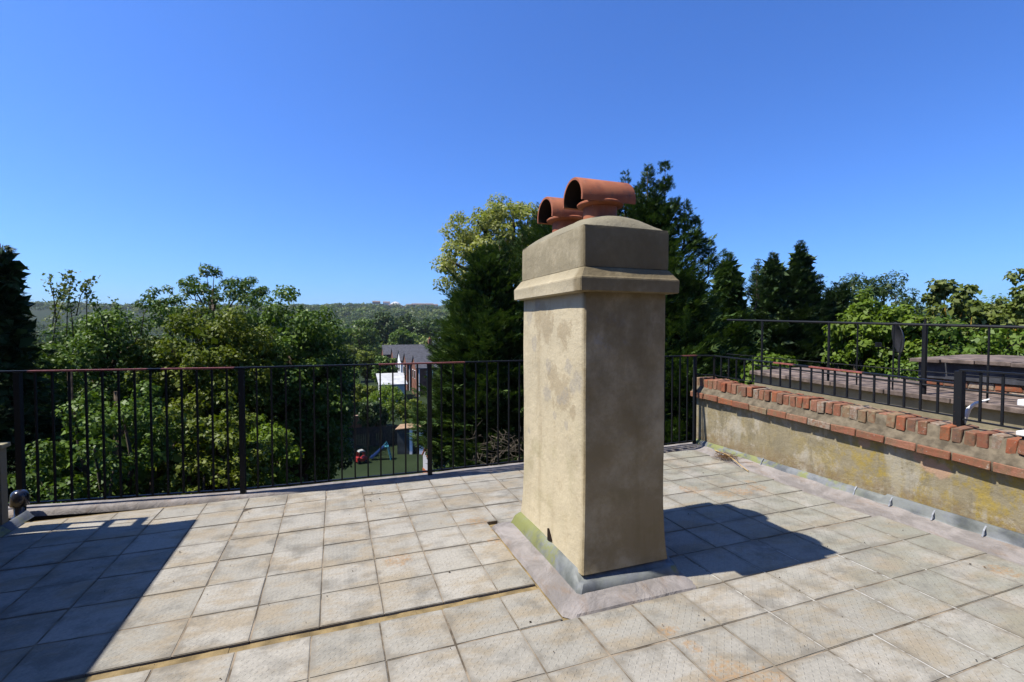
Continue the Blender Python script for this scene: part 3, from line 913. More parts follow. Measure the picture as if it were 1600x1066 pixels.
# ================================================================== NEIGHBOUR'S ROOF (right)
nb = tag(MB().box(4.76, 7.6, -1.0, 5.25, -9.0, 0.50).build('neighbour_roof', M['nrender']), 'flat felted roof of the neighbouring house beyond the brick parapet', kind='structure')
nw = empty('party_wall', (5.6, 3.0, 0), 'neighbouring rendered party wall with pinkish flat coping beyond the brick parapet', 'wall')
zc = lambda y: 0.685 + 0.028 * (y - 2.36)
NX = 5.6
V = []
b = MB(); b.prism([(5.25 - 3, 0.40), (5.25 - 3, zc(5.25) - 0.004), (-2.5, zc(0.5) - 0.004), (-2.5, 0.40)], 'x', 0.04, 0.9); b.build('wall', M['nrender'], nw)
yy = 5.28
i = 0
while yy > 0.6:
    y0 = yy - 0.60
    q = MB(); q._add([(-0.03, y0 + .004, zc(y0)), (0.98, y0 + .004, zc(y0) + .01), (0.98, yy - .004, zc(yy) + .01), (-0.03, yy - .004, zc(yy)),
                      (-0.03, y0 + .004, zc(y0) + .05), (0.98, y0 + .004, zc(y0) + .07), (0.98, yy - .004, zc(yy) + .07), (-0.03, yy - .004, zc(yy) + .05)],
                     [(0, 3, 2, 1), (4, 5, 6, 7), (0, 1, 5, 4), (1, 2, 6, 5), (2, 3, 7, 6), (3, 0, 4, 7)])
    q.build('coping_stone', M['coping'], nw, (0, -3.0, 0), bevel=0.006)
    yy = y0; i += 1
# tall neighbour railing
tr = empty('tall_railing', (5.62, 3.0, 0), 'tall plain black railing standing on the neighbouring wall, its top rail near the horizon', 'railing')
ztr = lambda y: 1.445 + 0.033 * (y - 2.6)
q = MB(); q.tube([(0, 2.75, ztr(5.75)), (0, -2.4, ztr(0.6))], 0.014, 8); q.build('top_rail', M['black'], tr)
q = MB(); q.tube([(0, 2.75, 1.03), (0, 0.2, 0.99), (0, -2.4, 0.97)], 0.005, 6); q.build('wire', M['black'], tr)
q = MB(); q.tube([(-0.03, 2.25, 0.905), (-0.03, -2.4, 0.80)], 0.010, 8); q.build('bottom_rail', M['black'], tr)
for y_, r_ in ((5.11, .014), (4.14, .014), (3.80, .008), (3.42, .008), (3.13, .024), (2.62, .009), (1.2, .02)):
    q = MB(); q.tube([(0, y_ - 3, zc(y_) + .05), (0, y_ - 3, ztr(y_))], r_, 8); q.build('post', M['black'], tr)
q = MB(); q.tube([(0.0, 0.13, ztr(3.13)), (0.0, 0.13, ztr(3.13) + .06)], .012, 6); q.build('finial', M['black'], tr)
# raised block with tile capping behind
bl = empty('raised_upstand', (6.75, 2.2, 0), 'dark faced raised block with flat tile capping and orange brick base behind the tall railing', 'wall')
b = MB(); b.box(-0.40, 0.5, -2.5, 1.36, 0.5, 0.86); b.build('brick_core', M['mortar'], bl)
b = MB(); b.box(-0.43, 0.55, -2.52, 1.38, 0.863, 1.055); b.build('dark_face', M['darkclad'], bl, bevel=0.004)
yy = 1.42
while yy > -2.3:
    q = MB(); q.box(-0.49, 0.62, yy - 0.292, yy - .004, 1.058, 1.098); o = q.build('capping_tile', M['coping'], bl, bevel=0.004)
    o.rotation_euler = (random.gauss(0, .006), -0.02, random.gauss(0, .01)); yy -= 0.296
fb = brick_mesh(0.10, 0.208, 0.063, 50)
for c in range(5):
    yy = 1.25 - (0.11 if c % 2 else 0)
    while yy > -1.6:
        link('brick', fb, None, bl, (-0.362, yy, 0.53 + 0.073 * c)).rotation_euler = (0, random.gauss(0, .02), math.pi * random.randint(0, 1)); yy -= 0.219
# satellite dish seen edge-on
dp = at(1403, 528, 7.0)
ds = empty('satellite_dish', tuple(dp), 'dark satellite dish seen nearly edge on beyond the neighbouring railing', 'satellite dish', rz=math.radians(-40))
prof = [(0.0, 0.05), (0.08, 0.045), (0.15, 0.028), (0.21, 0.0), (0.215, -0.004), (0.20, -0.006), (0.14, 0.020), (0.07, 0.038), (0.0, 0.043)]
b = MB(); b.lathe(prof, 28); me_ = b.mesh('dish')
me_.transform(Matrix.Rotation(math.radians(82), 4, 'Y') @ Matrix.Diagonal((1.08, 0.95, 1, 1)))
do = link('dish', me_, simple("dark_grey_dish", (0.035, 0.033, 0.036), 0.6, 0.4, 0.15, 9), ds, smooth=True)
b = MB(); b.tube([(0.06, 0, 0), (0.02, 0.0, -0.3), (0.02, 0, -0.62)], 0.016, 8); b.build('mount', M['black'], ds)
b = MB(); b.tube([(0.0, 0, -0.21), (-0.22, 0, -0.12)], 0.009, 6); b.box(-.27, -.2, -.025, .025, -.14, -.07); b.build('receiver_arm', M['black'], ds)
# white bits on the right parapet
wp = MB(); wp.tube([(4.452, 2.225, 0.665), (4.45, 2.205, 0.75), (4.45, 2.180, 0.83), (4.46, 2.145, 0.875), (4.47, 2.07, 0.915)], [.016, .017, .015, .011, .006], 10)
tag(wp.build('bent_pipe', M['white'], smooth=True), 'bent white plastic pipe end sticking up beside the thick black post', 'pipe')
wb_ = empty('white_bracket', (4.22, 1.76, 0), 'white cut plastic panel edges at the right border above the brick coping', 'bracket')
b = MB(); b.box(-.02, .10, -.12, .045, .925, .965); b.build('upper_shelf', M['white'], wb_, bevel=.004)
b = MB(); b.box(-.06, .06, -.14, .03, .735, .765); b.build('lower_shelf', M['white'], wb_, bevel=.004)
b = MB(); b.box(-.03, .05, -.12, .012, .60, .733); b.build('back_panel', M['black'], wb_)

# ================================================================== small debris on the deck
tw = MB()
for k in range(75):
    a = random.uniform(0, math.pi); c = Vector((3.99 + random.gauss(0, .05), 4.08 + random.gauss(0, .06), 0.012 + random.random() * .035)); L = random.uniform(.03, .09)
    d = Vector((math.cos(a), math.sin(a), random.uniform(-.25, .25))) * L
    tw.tube([c - d, c + Vector((random.gauss(0, .008), random.gauss(0, .008), .008)), c + d], [.0022, .002, .001], 4)
tag(tw.build('twig_heap', simple("dry_twigs", (0.20, 0.12, 0.06), 0.95, 0.1, 0.4, 30)), 'small heap of dry twigs on the felt gutter near the far right corner', 'twigs', kind='stuff')
cn = MB(); cn.tube([(4.11, 4.36, .018), (4.00, 4.06, .05), (3.83, 3.62, .012)], [.006, .005, .0035], 6)
tag(cn.build('bamboo_cane', simple("yellow_cane", (0.62, 0.42, 0.16), 0.7, 0.3, 0.15, 10)), 'thin yellow cane lying across the twig heap', 'cane')
db = MB()
for k in range(130):
    x, y = random.uniform(-1.8, 3.9), random.uniform(0.9, 4.5)
    if HX0 - .1 < x < HX1 + .1 and HY0 - .1 < y < HY1 + .1: continue
    s_ = random.choice([.003, .004, .005, .008]); a = random.uniform(0, 3)
    db._add([(x + s_ * math.cos(a + t) * random.uniform(.6, 1.2), y + s_ * math.sin(a + t) * random.uniform(.6, 1.2), .0025 + random.random() * .004) for t in (0, 1.6, 3.1, 4.7)] + [(x, y, .008)], [(0, 1, 4), (1, 2, 4), (2, 3, 4), (3, 0, 4)])
tag(db.build('crumbs', simple("dark_crumbs", (0.07, 0.05, 0.035), 0.95, 0.1, 0.5, 30)), 'scattered dark crumbs and bits of leaf on the slabs', 'debris', kind='stuff')

# ================================================================== VEGETATION
def leaf_quads(P, Nrm, T, size, asp, fold=0.25):
    """P (n,3) bases, T unit length dir, Nrm unit normals, size (n,) -> verts (n*4,3)"""
    Bv = np.cross(Nrm, T); Bv /= np.linalg.norm(Bv, axis=1)[:, None] + 1e-9
    s = size[:, None]
    v = np.empty((len(P), 4, 3))
    v[:, 0] = P
    v[:, 1] = P + T * s * 0.5 + Bv * s * asp * 0.5 + Nrm * s * fold * asp
    v[:, 2] = P + T * s
    v[:, 3] = P + T * s * 0.5 - Bv * s * asp * 0.5 + Nrm * s * fold * asp
    return v.reshape(-1, 3)


def quad_mesh(name, verts):
    nq = len(verts) // 4
    me = bpy.data.meshes.new(name)
    me.vertices.add(nq * 4); me.vertices.foreach_set("co", verts.astype(np.float32).ravel())
    me.loops.add(nq * 4); me.loops.foreach_set("vertex_index", np.arange(nq * 4, dtype=np.int32))
    me.polygons.add(nq)
    me.polygons.foreach_set("loop_start", np.arange(0, nq * 4, 4, dtype=np.int32))
    me.update(calc_edges=True)
    return me


def unit(n, g):
    v = g.normal(size=(n, 3)); return v / np.linalg.norm(v, axis=1)[:, None]


def crown_verts(g, rad, clumps, per, leaf, asp=0.6, clump_r=(0.16, 0.30), shell=(0.55, 1.0), flat=0.0, bottom=-0.8, fill=0.25, up=0.7):
    """crown in local coordinates, centre at origin, radii rad"""
    rad = np.array(rad)
    d = unit(clumps * 3, g); d = d[d[:, 2] > bottom][:clumps]
    rr = g.uniform(*shell, size=len(d)) ** 0.8
    # lumpy outline
    lump = np.array([1 + 0.22 * noise.noise(Vector(x) * 1.9 + Vector((g.integers(1) + rad[0], 0, 0))) for x in d])
    C = d * rr[:, None] * lump[:, None] * rad
    R_ = g.uniform(*clump_r, size=len(d)) * rad.mean()
    out = []
    for c, r in zip(C, R_):
        n_ = int(per * (r / (rad.mean() * np.mean(clump_r))) ** 2)
        u = unit(n_, g); q = r * g.uniform(0.35, 1.05, size=n_)[:, None] ** 0.6
        sq = np.array([1, 1, 0.75 - flat * 0.4])
        p = c + u * q * sq
        N = u * 0.8 + np.array([0, 0, up]) + g.normal(size=(n_, 3)) * 0.6
        N /= np.linalg.norm(N, axis=1)[:, None]
        T_ = np.cross(N, unit(n_, g)); T_ /= np.linalg.norm(T_, axis=1)[:, None] + 1e-9
        T_[:, 2] -= 0.25
        out.append(leaf_quads(p, N, T_, leaf * g.uniform(0.45, 1.45, n_), asp))
    if fill:
        n_ = int(clumps * per * fill * 0.25)
        u = unit(n_, g); p = u * (g.uniform(0.1, 0.72, n_) ** 0.7)[:, None] * rad
        p = p[u[:, 2] > bottom]; n_ = len(p)
        N = unit(n_, g); T_ = np.cross(N, unit(n_, g))
        out.append(leaf_quads(p, N, T_, leaf * 2.4 * g.uniform(0.7, 1.2, n_), 0.8))
    return np.concatenate(out), C


def limb_mesh(mb, base, top, C, g, r0, nl=14):
    """trunk from base to top and limbs to some clump centres (all local)"""
    base, top = Vector(base), Vector(top)
    n_ = 7
    pts = [base.lerp(top, k / (n_ - 1)) + Vector((g.normal() * r0 * .5, g.normal() * r0 * .5, 0)) * (k > 0) for k in range(n_)]
    mb.tube(pts, [r0 * (1 - 0.75 * k / (n_ - 1)) * (1.25 if k == 0 else 1) for k in range(n_)], 8)
    idx = g.permutation(len(C))[:nl]
    for i in idx:
        t = Vector(C[i]); s_ = base.lerp(top, float(g.uniform(0.35, 0.95)))
        mid = s_.lerp(t, 0.5) + Vector((0, 0, 0.12 * (t - s_).length))
        rr = r0 * 0.32
        mb.tube([s_, s_.lerp(mid, .5), mid, mid.lerp(t, .55) + Vector(g.normal(size=3) * .1), t], [rr, rr * .8, rr * .6, rr * .35, rr * .12], 5)


LM = {
    'mid': leaf_material("mid_green_leaves", (0.065, 0.12, 0.016), (0.11, 0.185, 0.022), (0.18, 0.26, 0.05)),
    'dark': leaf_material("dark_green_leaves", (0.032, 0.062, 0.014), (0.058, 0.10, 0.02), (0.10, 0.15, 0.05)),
    'yellow': leaf_material("yellow_green_leaves", (0.10, 0.14, 0.012), (0.155, 0.19, 0.016), (0.20, 0.23, 0.035), trans=0.3),
    'bright': leaf_material("bright_green_leaves", (0.11, 0.18, 0.018), (0.17, 0.25, 0.028), (0.24, 0.32, 0.06), trans=0.4),
    'golden': leaf_material("golden_green_leaves", (0.22, 0.25, 0.06), (0.34, 0.36, 0.10), (0.48, 0.48, 0.20), trans=0.4),
    'olive': leaf_material("olive_green_leaves", (0.11, 0.15, 0.03), (0.17, 0.21, 0.045), (0.27, 0.29, 0.10), trans=0.3),
    'conif': leaf_material("dark_conifer_sprays", (0.020, 0.045, 0.014), (0.038, 0.072, 0.020), (0.08, 0.12, 0.03), trans=0.12, rough=0.6),
    'conif2': leaf_material("conifer_sprays", (0.032, 0.068, 0.018), (0.058, 0.108, 0.024), (0.13, 0.18, 0.04), trans=0.15, rough=0.6),
    'far': leaf_material("distant_tree_leaves", (0.040, 0.075, 0.018), (0.07, 0.115, 0.026), (0.10, 0.14, 0.04), clump=0.06),
    'far2': leaf_material("distant_bright_leaves", (0.085, 0.15, 0.02), (0.12, 0.19, 0.03), (0.16, 0.22, 0.05), clump=0.1),
}


def tree(name, px, pytop, pybot, D, wpx, lm, label, cat='tree', clumps=90, per=200, leaf=0.13, asp=0.6, depth=None, bark='bark', r0=None, seed=1, group=None, nl=16, lk=None, dk=None, **kw):
    """crown whose outline spans pytop..pybot and is wpx wide at camera depth D"""
    g = np.random.default_rng(seed)
    lk = lk or (0.72 if D < 23 else 0.88); dk = dk or (1.06 if D < 23 else 0.85)
    top, bot = at(px, pytop, D), at(px, pybot, D)
    c = (top + bot) / 2
    rz = (top[2] - bot[2]) / 2; rx = wpx / 2 / F_PX * D
    ry = depth or rx
    gz = GZ if D < 200 else ground_z(c[0], c[1])
    root = empty(name, (c[0], c[1], gz), label, cat, group)
    V_, C = crown_verts(g, (rx * .93, ry * .93, rz * .93), int(clumps * dk), int(per * dk), leaf * lk, asp, **kw)
    H = c[2] - gz
    # rotate so local x lies across the view
    ca, sa = math.cos(-YAW), math.sin(-YAW)
    Rm = np.array([[ca, -sa, 0], [sa, ca, 0], [0, 0, 1]])
    V_ = V_ @ Rm.T; C = C @ Rm.T
    o = link('crown', quad_mesh('crown', V_ + [0, 0, H]), LM[lm], root)
    mb = MB()
    limb_mesh(mb, (0, 0, 0), (0, 0, H + rz * 0.45), C + [0, 0, H], g, r0 or max(0.10, 0.035 * (H + rz)), nl)
    mb.build('trunk', M[bark], root, smooth=True)
    return root


def conifer_verts(g, H, R0, n_br, spray, z0=0.0, droop=0.25, up=0.55, p_=0.8, dens=27):
    """leylandii-like: plume-shaped boughs radiate from the axis, each built of flat feathery sprays"""
    out = []
    hs = z0 + (H - z0) * g.uniform(0, 0.99, n_br) ** 0.9
    for h in hs:
        t = (h - z0) / (H - z0)
        L = R0 * (1 - t) ** p_ * g.choice([0.7, 0.9, 1.0, 1.18]) * g.uniform(0.85, 1.12) + 0.06
        a = g.uniform(0, 2 * math.pi)
        d = np.array([math.cos(a), math.sin(a), up * g.uniform(0.3, 1.4) + t * 0.55]); d /= np.linalg.norm(d)
        side = np.array([-math.sin(a), math.cos(a), 0.0])
        upv = np.cross(side, d); upv = upv if upv[2] > 0 else -upv
        ns = int(10 + L * dens)
        q = g.uniform(0.30, 1.0, ns) ** 0.75
        s_ = q * L
        w = (0.05 + 0.24 * L * (1 - q)) 
        base = np.array([0, 0, h - L * d[2] * 0.75]) + d * s_[:, None]
        base[:, 2] += -droop * q ** 2 * L * 0.55 + 0.10 * L * np.maximum(q - 0.75, 0) * 3
        lat = g.normal(size=ns)
        base += side * (lat * w)[:, None] + upv * (g.normal(size=ns) * w * 0.38)[:, None]
        T_ = d * (0.9 + g.uniform(0, .4, ns))[:, None] + side * (lat * 0.45 + g.normal(size=ns) * .3)[:, None] + g.normal(size=(ns, 3)) * 0.15
        T_[:, 2] += 0.12 - droop * 0.5 * q
        T_ /= np.linalg.norm(T_, axis=1)[:, None]
        N = upv + g.normal(size=(ns, 3)) * 0.42
        N -= T_ * (N * T_).sum(1)[:, None]; N /= np.linalg.norm(N, axis=1)[:, None]
        Bv = np.cross(N, T_)
        sz = spray * (1 - 0.5 * t ** 3) * g.uniform(0.55, 1.3, ns)
        out.append(leaf_quads(base, N, T_, sz * 1.25, 0.15, 0.3))
        for kk in (0.15, 0.5):
            for sg in (-1, 1):
                T2 = T_ * 0.8 + Bv * sg * 0.7; T2[:, 2] -= 0.10
                T2 /= np.linalg.norm(T2, axis=1)[:, None]
                out.append(leaf_quads(base + T_ * (sz * kk)[:, None], N, T2, sz * (0.75 - 0.5 * kk), 0.24, 0.3))
    return np.concatenate(out)


def conifer(name, px, pytop, D, R0, lm, label, n_br=500, spray=0.16, seed=1, group=None, z_from=GZ, leaders=(), p_=0.8, up=0.55, droop=0.25):
    g = np.random.default_rng(seed)
    top = at(px, pytop, D)
    H = top[2] - GZ
    root = empty(name, (top[0], top[1], GZ), label, 'tree', group)
    V_ = [conifer_verts(g, H, R0, n_br, spray, z0=z_from - GZ, p_=p_, up=up, droop=droop)]
    mb = MB()
    mb.tube([(0, 0, 0), (0.05, 0, H * .4), (0, 0.04, H * .8), (0, 0, H - .1)], [H * .022, H * .017, H * .007, .006], 8)
    # dense inner foliage so that the sky does not show through the body
    n_ = int(n_br * 8)
    t = g.uniform(0, 0.93, n_); a = g.uniform(0, 2 * math.pi, n_); r = R0 * (1 - t) ** max(p_, .85) * 0.60 * g.uniform(0.3, 1, n_) ** .5
    hz = (z_from - GZ) + (H - z_from + GZ) * t
    P_ = np.stack([r * np.cos(a), r * np.sin(a), hz], 1); N = unit(n_, g); T_ = np.cross(N, unit(n_, g)); T_ /= np.linalg.norm(T_, axis=1)[:, None]
    V_.append(leaf_quads(P_, N, T_, spray * 2.2 * g.uniform(.6, 1.2, n_), 0.5))
    for (lx, ly, pyt, hh) in leaders:         # secondary leading shoots: offset across the view, towards it, top pixel, height
        tp = at(px + lx / D * F_PX, pyt, D)
        off = RT * lx - FW * np.array([1, 1, 0]) * ly
        Hs = tp[2] - GZ
        vv = conifer_verts(g, hh, hh * 0.27, int(16 + hh * 20), spray * 0.62, p_=1.0, up=0.75, droop=0.0, dens=34)
        V_.append(vv + [off[0], off[1], Hs - hh])
        mb.tube([(off[0] * .4, off[1] * .4, Hs - hh * 1.8), (off[0], off[1], Hs - hh), (off[0], off[1], Hs - .02)], [.05, .03, .004], 5)
    link('crown', quad_mesh('crown', np.concatenate(V_)), LM[lm], root)
    mb.build('trunk', M['bark'], root, smooth=True)
    return root


# --- tall leylandii behind the chimney
conifer('leylandii_tree', 1012, 284, 12.0, 3.8, 'conif2', 'tallest dark leylandii right behind the chimney with thin feathery leading shoots above the pots', 560, 0.185, 3, z_from=-5.0,
        leaders=((0.40, 0.1, 250, 1.9), (-0.06, 0.2, 262, 1.5), (-0.55, 0.0, 268, 1.2), (-0.35, 0.3, 300, 1.2), (0.85, 0.2, 312, 1.2), (-1.0, 0.3, 305, 1.2), (1.15, 0.1, 338, 0.9), (1.5, 0.1, 375, 0.9)), p_=0.50)
conifer('leylandii_tree', 866, 318, 13.5, 3.7, 'conif2', 'dark leylandii left of the chimney with the golden tree showing above it', 520, 0.185, 4, z_from=-6.0,
        leaders=((-0.9, 0.2, 360, 1.5), (-0.35, 0.2, 332, 1.4)), p_=0.42)
conifer('leylandii_tree', 760, 385, 12.5, 2.0, 'conif2', 'dark leylandii with its flank above the third railing bay, left of the chimney', 620, 0.185, 5, z_from=-1.8,
        leaders=((-0.55, 0.2, 440, 1.2), (0.35, 0.2, 372, 1.2)), p_=0.45)
conifer('leylandii_tree', 722, 448, 13.0, 1.1, 'conif2', 'short leylandii flank directly right of the terraced houses', 330, 0.15, 55, z_from=-1.8, p_=0.32)
conifer('leylandii_tree', 1138, 393, 15.0, 2.4, 'conif2', 'slim conifer with a crooked tip directly right of the chimney', 330, 0.16, 6, z_from=-3.0, leaders=((0.0, 0.0, 393, 1.4), (0.85, 0.1, 412, 1.3),), p_=0.9)
conifer('leylandii_tree', 1208, 396, 17.0, 3.0, 'conif', 'dark pointed conifer left of the pair behind the tall railing', 360, 0.17, 7, z_from=-2.5, leaders=((0.0, 0.0, 394, 1.1), (-0.55, 0.1, 407, 1.3)), p_=1.0)
conifer('leylandii_tree', 1251, 379, 17.0, 3.2, 'conif', 'dark pointed conifer with the sharpest tip behind the tall railing', 420, 0.17, 8, z_from=-2.5, leaders=((0.0, 0.0, 377, 1.2), (-0.5, .2, 425, 1.0), (0.6, .2, 430, 1.0)), p_=1.1)
conifer('leylandii_tree', 1310, 440, 17.5, 2.6, 'conif', 'low dark conifer beneath the round tree behind the tall railing', 230, 0.17, 9, z_from=-2.5, p_=0.6)
conifer('leylandii_tree', 1080, 415, 11.5, 2.3, 'conif2', 'low conifer boughs beside the terrace corner right of the chimney', 300, 0.15, 19, z_from=-3.5, p_=0.7)
conifer('spruce_tree', 0, 372, 9.0, 1.2, 'conif', 'nearly black drooping conifer at the left edge of the view', 260, 0.15, 10, z_from=-2.5, p_=0.85, up=0.0, droop=0.9)

# --- golden tree behind the conifers
tree('golden_tree', 782, 308, 500, 16.5, 215, 'golden', 'golden green airy tree rising behind the leylandii left of the chimney', clumps=140, per=150, leaf=0.16, asp=0.45, clump_r=(0.10, 0.20), seed=11, fill=0.06)
# --- right-hand broadleaves
tree('round_tree', 1230, 452, 640, 32, 260, 'dark', 'dull dark tree mass filling in behind the pointed conifers', clumps=130, per=130, leaf=0.26, asp=0.5, clump_r=(0.12, 0.22), seed=112)
tree('round_tree', 1500, 462, 640, 30, 280, 'mid', 'dull green tree mass behind the two sycamores at the right', clumps=130, per=130, leaf=0.24, asp=0.5, clump_r=(0.12, 0.22), seed=113)
tree('round_tree', 1352, 416, 640, 30, 165, 'dark', 'dull dark green round topped tree beyond the conifers right of centre', clumps=140, per=150, leaf=0.22, asp=0.4, clump_r=(0.10, 0.20), seed=12)
tree('lime_tree', 1372, 450, 640, 12.5, 135, 'bright', 'bright green large leaved young tree behind the satellite dish', clumps=80, per=130, leaf=0.15, asp=0.8, clump_r=(0.13, 0.24), seed=13, fill=0.2)
tree('sycamore_tree', 1480, 436, 700, 11.5, 130, 'olive', 'loose green sycamore with gaps in its crown left of the right edge trees', clumps=85, per=80, leaf=0.16, asp=0.85, clump_r=(0.10, 0.19), seed=14, bark='yellowbark', fill=0.05, nl=30, r0=.10)
tree('sycamore_tree', 1590, 424, 700, 11.0, 150, 'olive', 'green sycamore with yellow lichened limbs at the right edge of the view', clumps=120, per=90, leaf=0.15, asp=0.85, clump_r=(0.10, 0.19), seed=15, bark='yellowbark', fill=0.08, nl=34, r0=.11)
tree('hazel_bush', 1530, 500, 720, 10.5, 240, 'mid', 'dense green bush low behind the raised block at the right', 'bush', clumps=80, per=110, leaf=0.15, asp=0.8, seed=16)
tree('hazel_bush', 1205, 540, 700, 9.5, 120, 'bright', 'small bright leafed bush at the far end of the neighbouring wall', 'bush', clumps=26, per=90, leaf=0.12, asp=0.8, seed=17, nl=8)

# --- left-hand group
tree('ash_tree', 335, 411, 560, 20, 190, 'mid', 'airy ash tree with sky showing through its top left of centre', clumps=130, per=75, leaf=0.17, asp=0.5, clump_r=(0.07, 0.13), seed=21, fill=0.0, nl=50, r0=.16)
tree('maple_tree', 330, 455, 800, 15, 230, 'yellow', 'yellow green maple in front of the airy ash tree', clumps=150, per=190, leaf=0.14, asp=0.75, clump_r=(0.10, 0.20), seed=22)
tree('lime_tree', 452, 440, 830, 17, 185, 'mid', 'tall mid green tree left of the view to the houses', clumps=170, per=190, leaf=0.15, asp=0.7, clump_r=(0.10, 0.20), seed=23)
tree('lime_tree', 505, 490, 760, 19, 110, 'dark', 'dark green tree edge beside the opening onto the garden', clumps=90, per=160, leaf=0.15, asp=0.7, clump_r=(0.12, 0.22), seed=24)
tree('hornbeam_tree', 150, 464, 860, 14, 270, 'mid', 'broad dark green tree below the leggy shoots at the left', clumps=170, per=190, leaf=0.14, asp=0.65, clump_r=(0.10, 0.20), seed=25)
tree('hornbeam_tree', 35, 488, 900, 11, 190, 'mid', 'green tree with pale leaf tips under the black conifer at the left edge', clumps=120, per=170, leaf=0.12, asp=0.65, clump_r=(0.10, 0.20), seed=26)
tree('maple_bush', 185, 590, 900, 9, 260, 'mid', 'sunlit light green bush close behind the left bay of the railing', 'bush', clumps=90, per=130, leaf=0.105, asp=0.75, clump_r=(0.10, 0.20), seed=27)
tree('maple_bush', 330, 600, 900, 9.5, 170, 'yellow', 'yellowish green bush behind the railing left of the second post', 'bush', clumps=90, per=130, leaf=0.105, asp=0.75, clump_r=(0.11, 0.20), seed=28)
tree('elder_bush', 400, 640, 830, 12, 140, 'bright', 'light green bush low behind the second railing post', 'bush', clumps=60, per=110, leaf=0.12, asp=0.7, seed=29)


def shoots(px, pytop, D, n_, lens, lm, label, seed):
    """upright leafy shoots sticking out of a crown"""
    g = np.random.default_rng(seed)
    p0 = at(px, pytop, D)
    root = empty('leafy_shoots', (p0[0], p0[1], GZ), label, 'tree')
    mb = MB(); out = []
    for k in range(n_):
        a = g.uniform(-0.75, 0.75); L = g.uniform(*lens)
        off = RT * g.uniform(-0.9, 0.9) + FW * [1, 1, 0] * g.uniform(-0.3, 0.3)
        b_ = np.array([off[0], off[1], p0[2] - GZ - L * math.cos(a) * g.uniform(0.9, 1.4)])
        d = RT * math.sin(a) + np.array([0, 0, math.cos(a)])
        tip = b_ + d * L
        mb.tube([b_ - d * 0.2 + [0, 0, -.3], b_, b_ + d * L * .5 + g.normal(size=3) * .02, tip], [.011, .009, .006, .002], 5)
        n2 = int(L * 110); s_ = g.uniform(0.1, 1, n2) * L
        P_ = b_ + d * s_[:, None] + g.normal(size=(n2, 3)) * 0.05
        T_ = unit(n2, g) + d * 0.5; T_ /= np.linalg.norm(T_, axis=1)[:, None]
        N = unit(n2, g) + [0, 0, .6]; N -= T_ * (N * T_).sum(1)[:, None]; N /= np.linalg.norm(N, axis=1)[:, None]
        out.append(leaf_quads(P_, N, T_, 0.085 * g.uniform(.5, 1.4, n2), 0.6))
    mb.tube([(0, 0, 0), (0, 0, p0[2] - GZ - 2.2)], [.09, .05], 6)
    link('crown', quad_mesh('crown', np.concatenate(out)), LM[lm], root)
    mb.build('trunk', M['bark'], root, smooth=True)


shoots(105, 428, 11, 6, (0.45, 0.95), 'olive', 'leggy upright shoots of a young tree against the sky near the left edge', 31)
shoots(178, 462, 11, 4, (0.25, 0.5), 'mid', 'shorter leafy shoots right of the leggy ones against the sky', 32)

# --- mid distance trees in the gap between the near trees (D 45 .. 200)
mid_specs = [
    # px, top, bottom, D, width px, material, label
    (560, 492, 566, 120, 62, 'far2', 'bright green round tree in the middle of the view above the railing'),
    (528, 498, 580, 110, 50, 'far2', 'pale green tree at the left side of the gap behind the near trees'),
    (545, 536, 572, 90, 30, 'olive', 'greyish small tree in front of the bright round tree'),
    (600, 484, 548, 170, 56, 'far', 'dark tree right of the bright round tree'),
    (632, 490, 540, 210, 46, 'far', 'dark tree mass above the terraced roofs'),
    (668, 492, 545, 200, 50, 'far', 'dark green tree beside the leylandii flank far off'),
    (628, 512, 545, 150, 48, 'far2', 'light green low tree just above the terraced roofs'),
    (572, 545, 595, 75, 44, 'yellow', 'yellow green garden tree left of the terraced houses'),
    (600, 555, 600, 72, 40, 'mid', 'mid green garden tree next to the white lean to'),
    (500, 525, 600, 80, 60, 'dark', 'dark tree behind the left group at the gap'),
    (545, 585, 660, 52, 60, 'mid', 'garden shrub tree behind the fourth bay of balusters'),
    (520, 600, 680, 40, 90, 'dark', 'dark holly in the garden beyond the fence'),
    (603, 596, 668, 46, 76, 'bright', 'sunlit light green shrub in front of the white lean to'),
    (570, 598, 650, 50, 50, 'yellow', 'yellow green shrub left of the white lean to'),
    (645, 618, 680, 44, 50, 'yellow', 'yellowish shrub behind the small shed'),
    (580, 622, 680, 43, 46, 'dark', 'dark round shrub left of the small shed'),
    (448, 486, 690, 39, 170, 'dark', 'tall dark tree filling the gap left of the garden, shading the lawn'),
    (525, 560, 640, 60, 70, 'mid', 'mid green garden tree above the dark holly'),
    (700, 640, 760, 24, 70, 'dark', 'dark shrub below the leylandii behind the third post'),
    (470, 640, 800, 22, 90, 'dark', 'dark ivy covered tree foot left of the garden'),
]
for i, (px, t, b_, D, w, lm, lab) in enumerate(mid_specs):
    tree('garden_tree', px, t, b_, D, w, lm, lab, 'tree', clumps=60, per=90, leaf=max(0.16, D * 0.0042), asp=0.8, clump_r=(0.14, 0.28), seed=40 + i, nl=6, fill=0.4, bottom=-0.95)

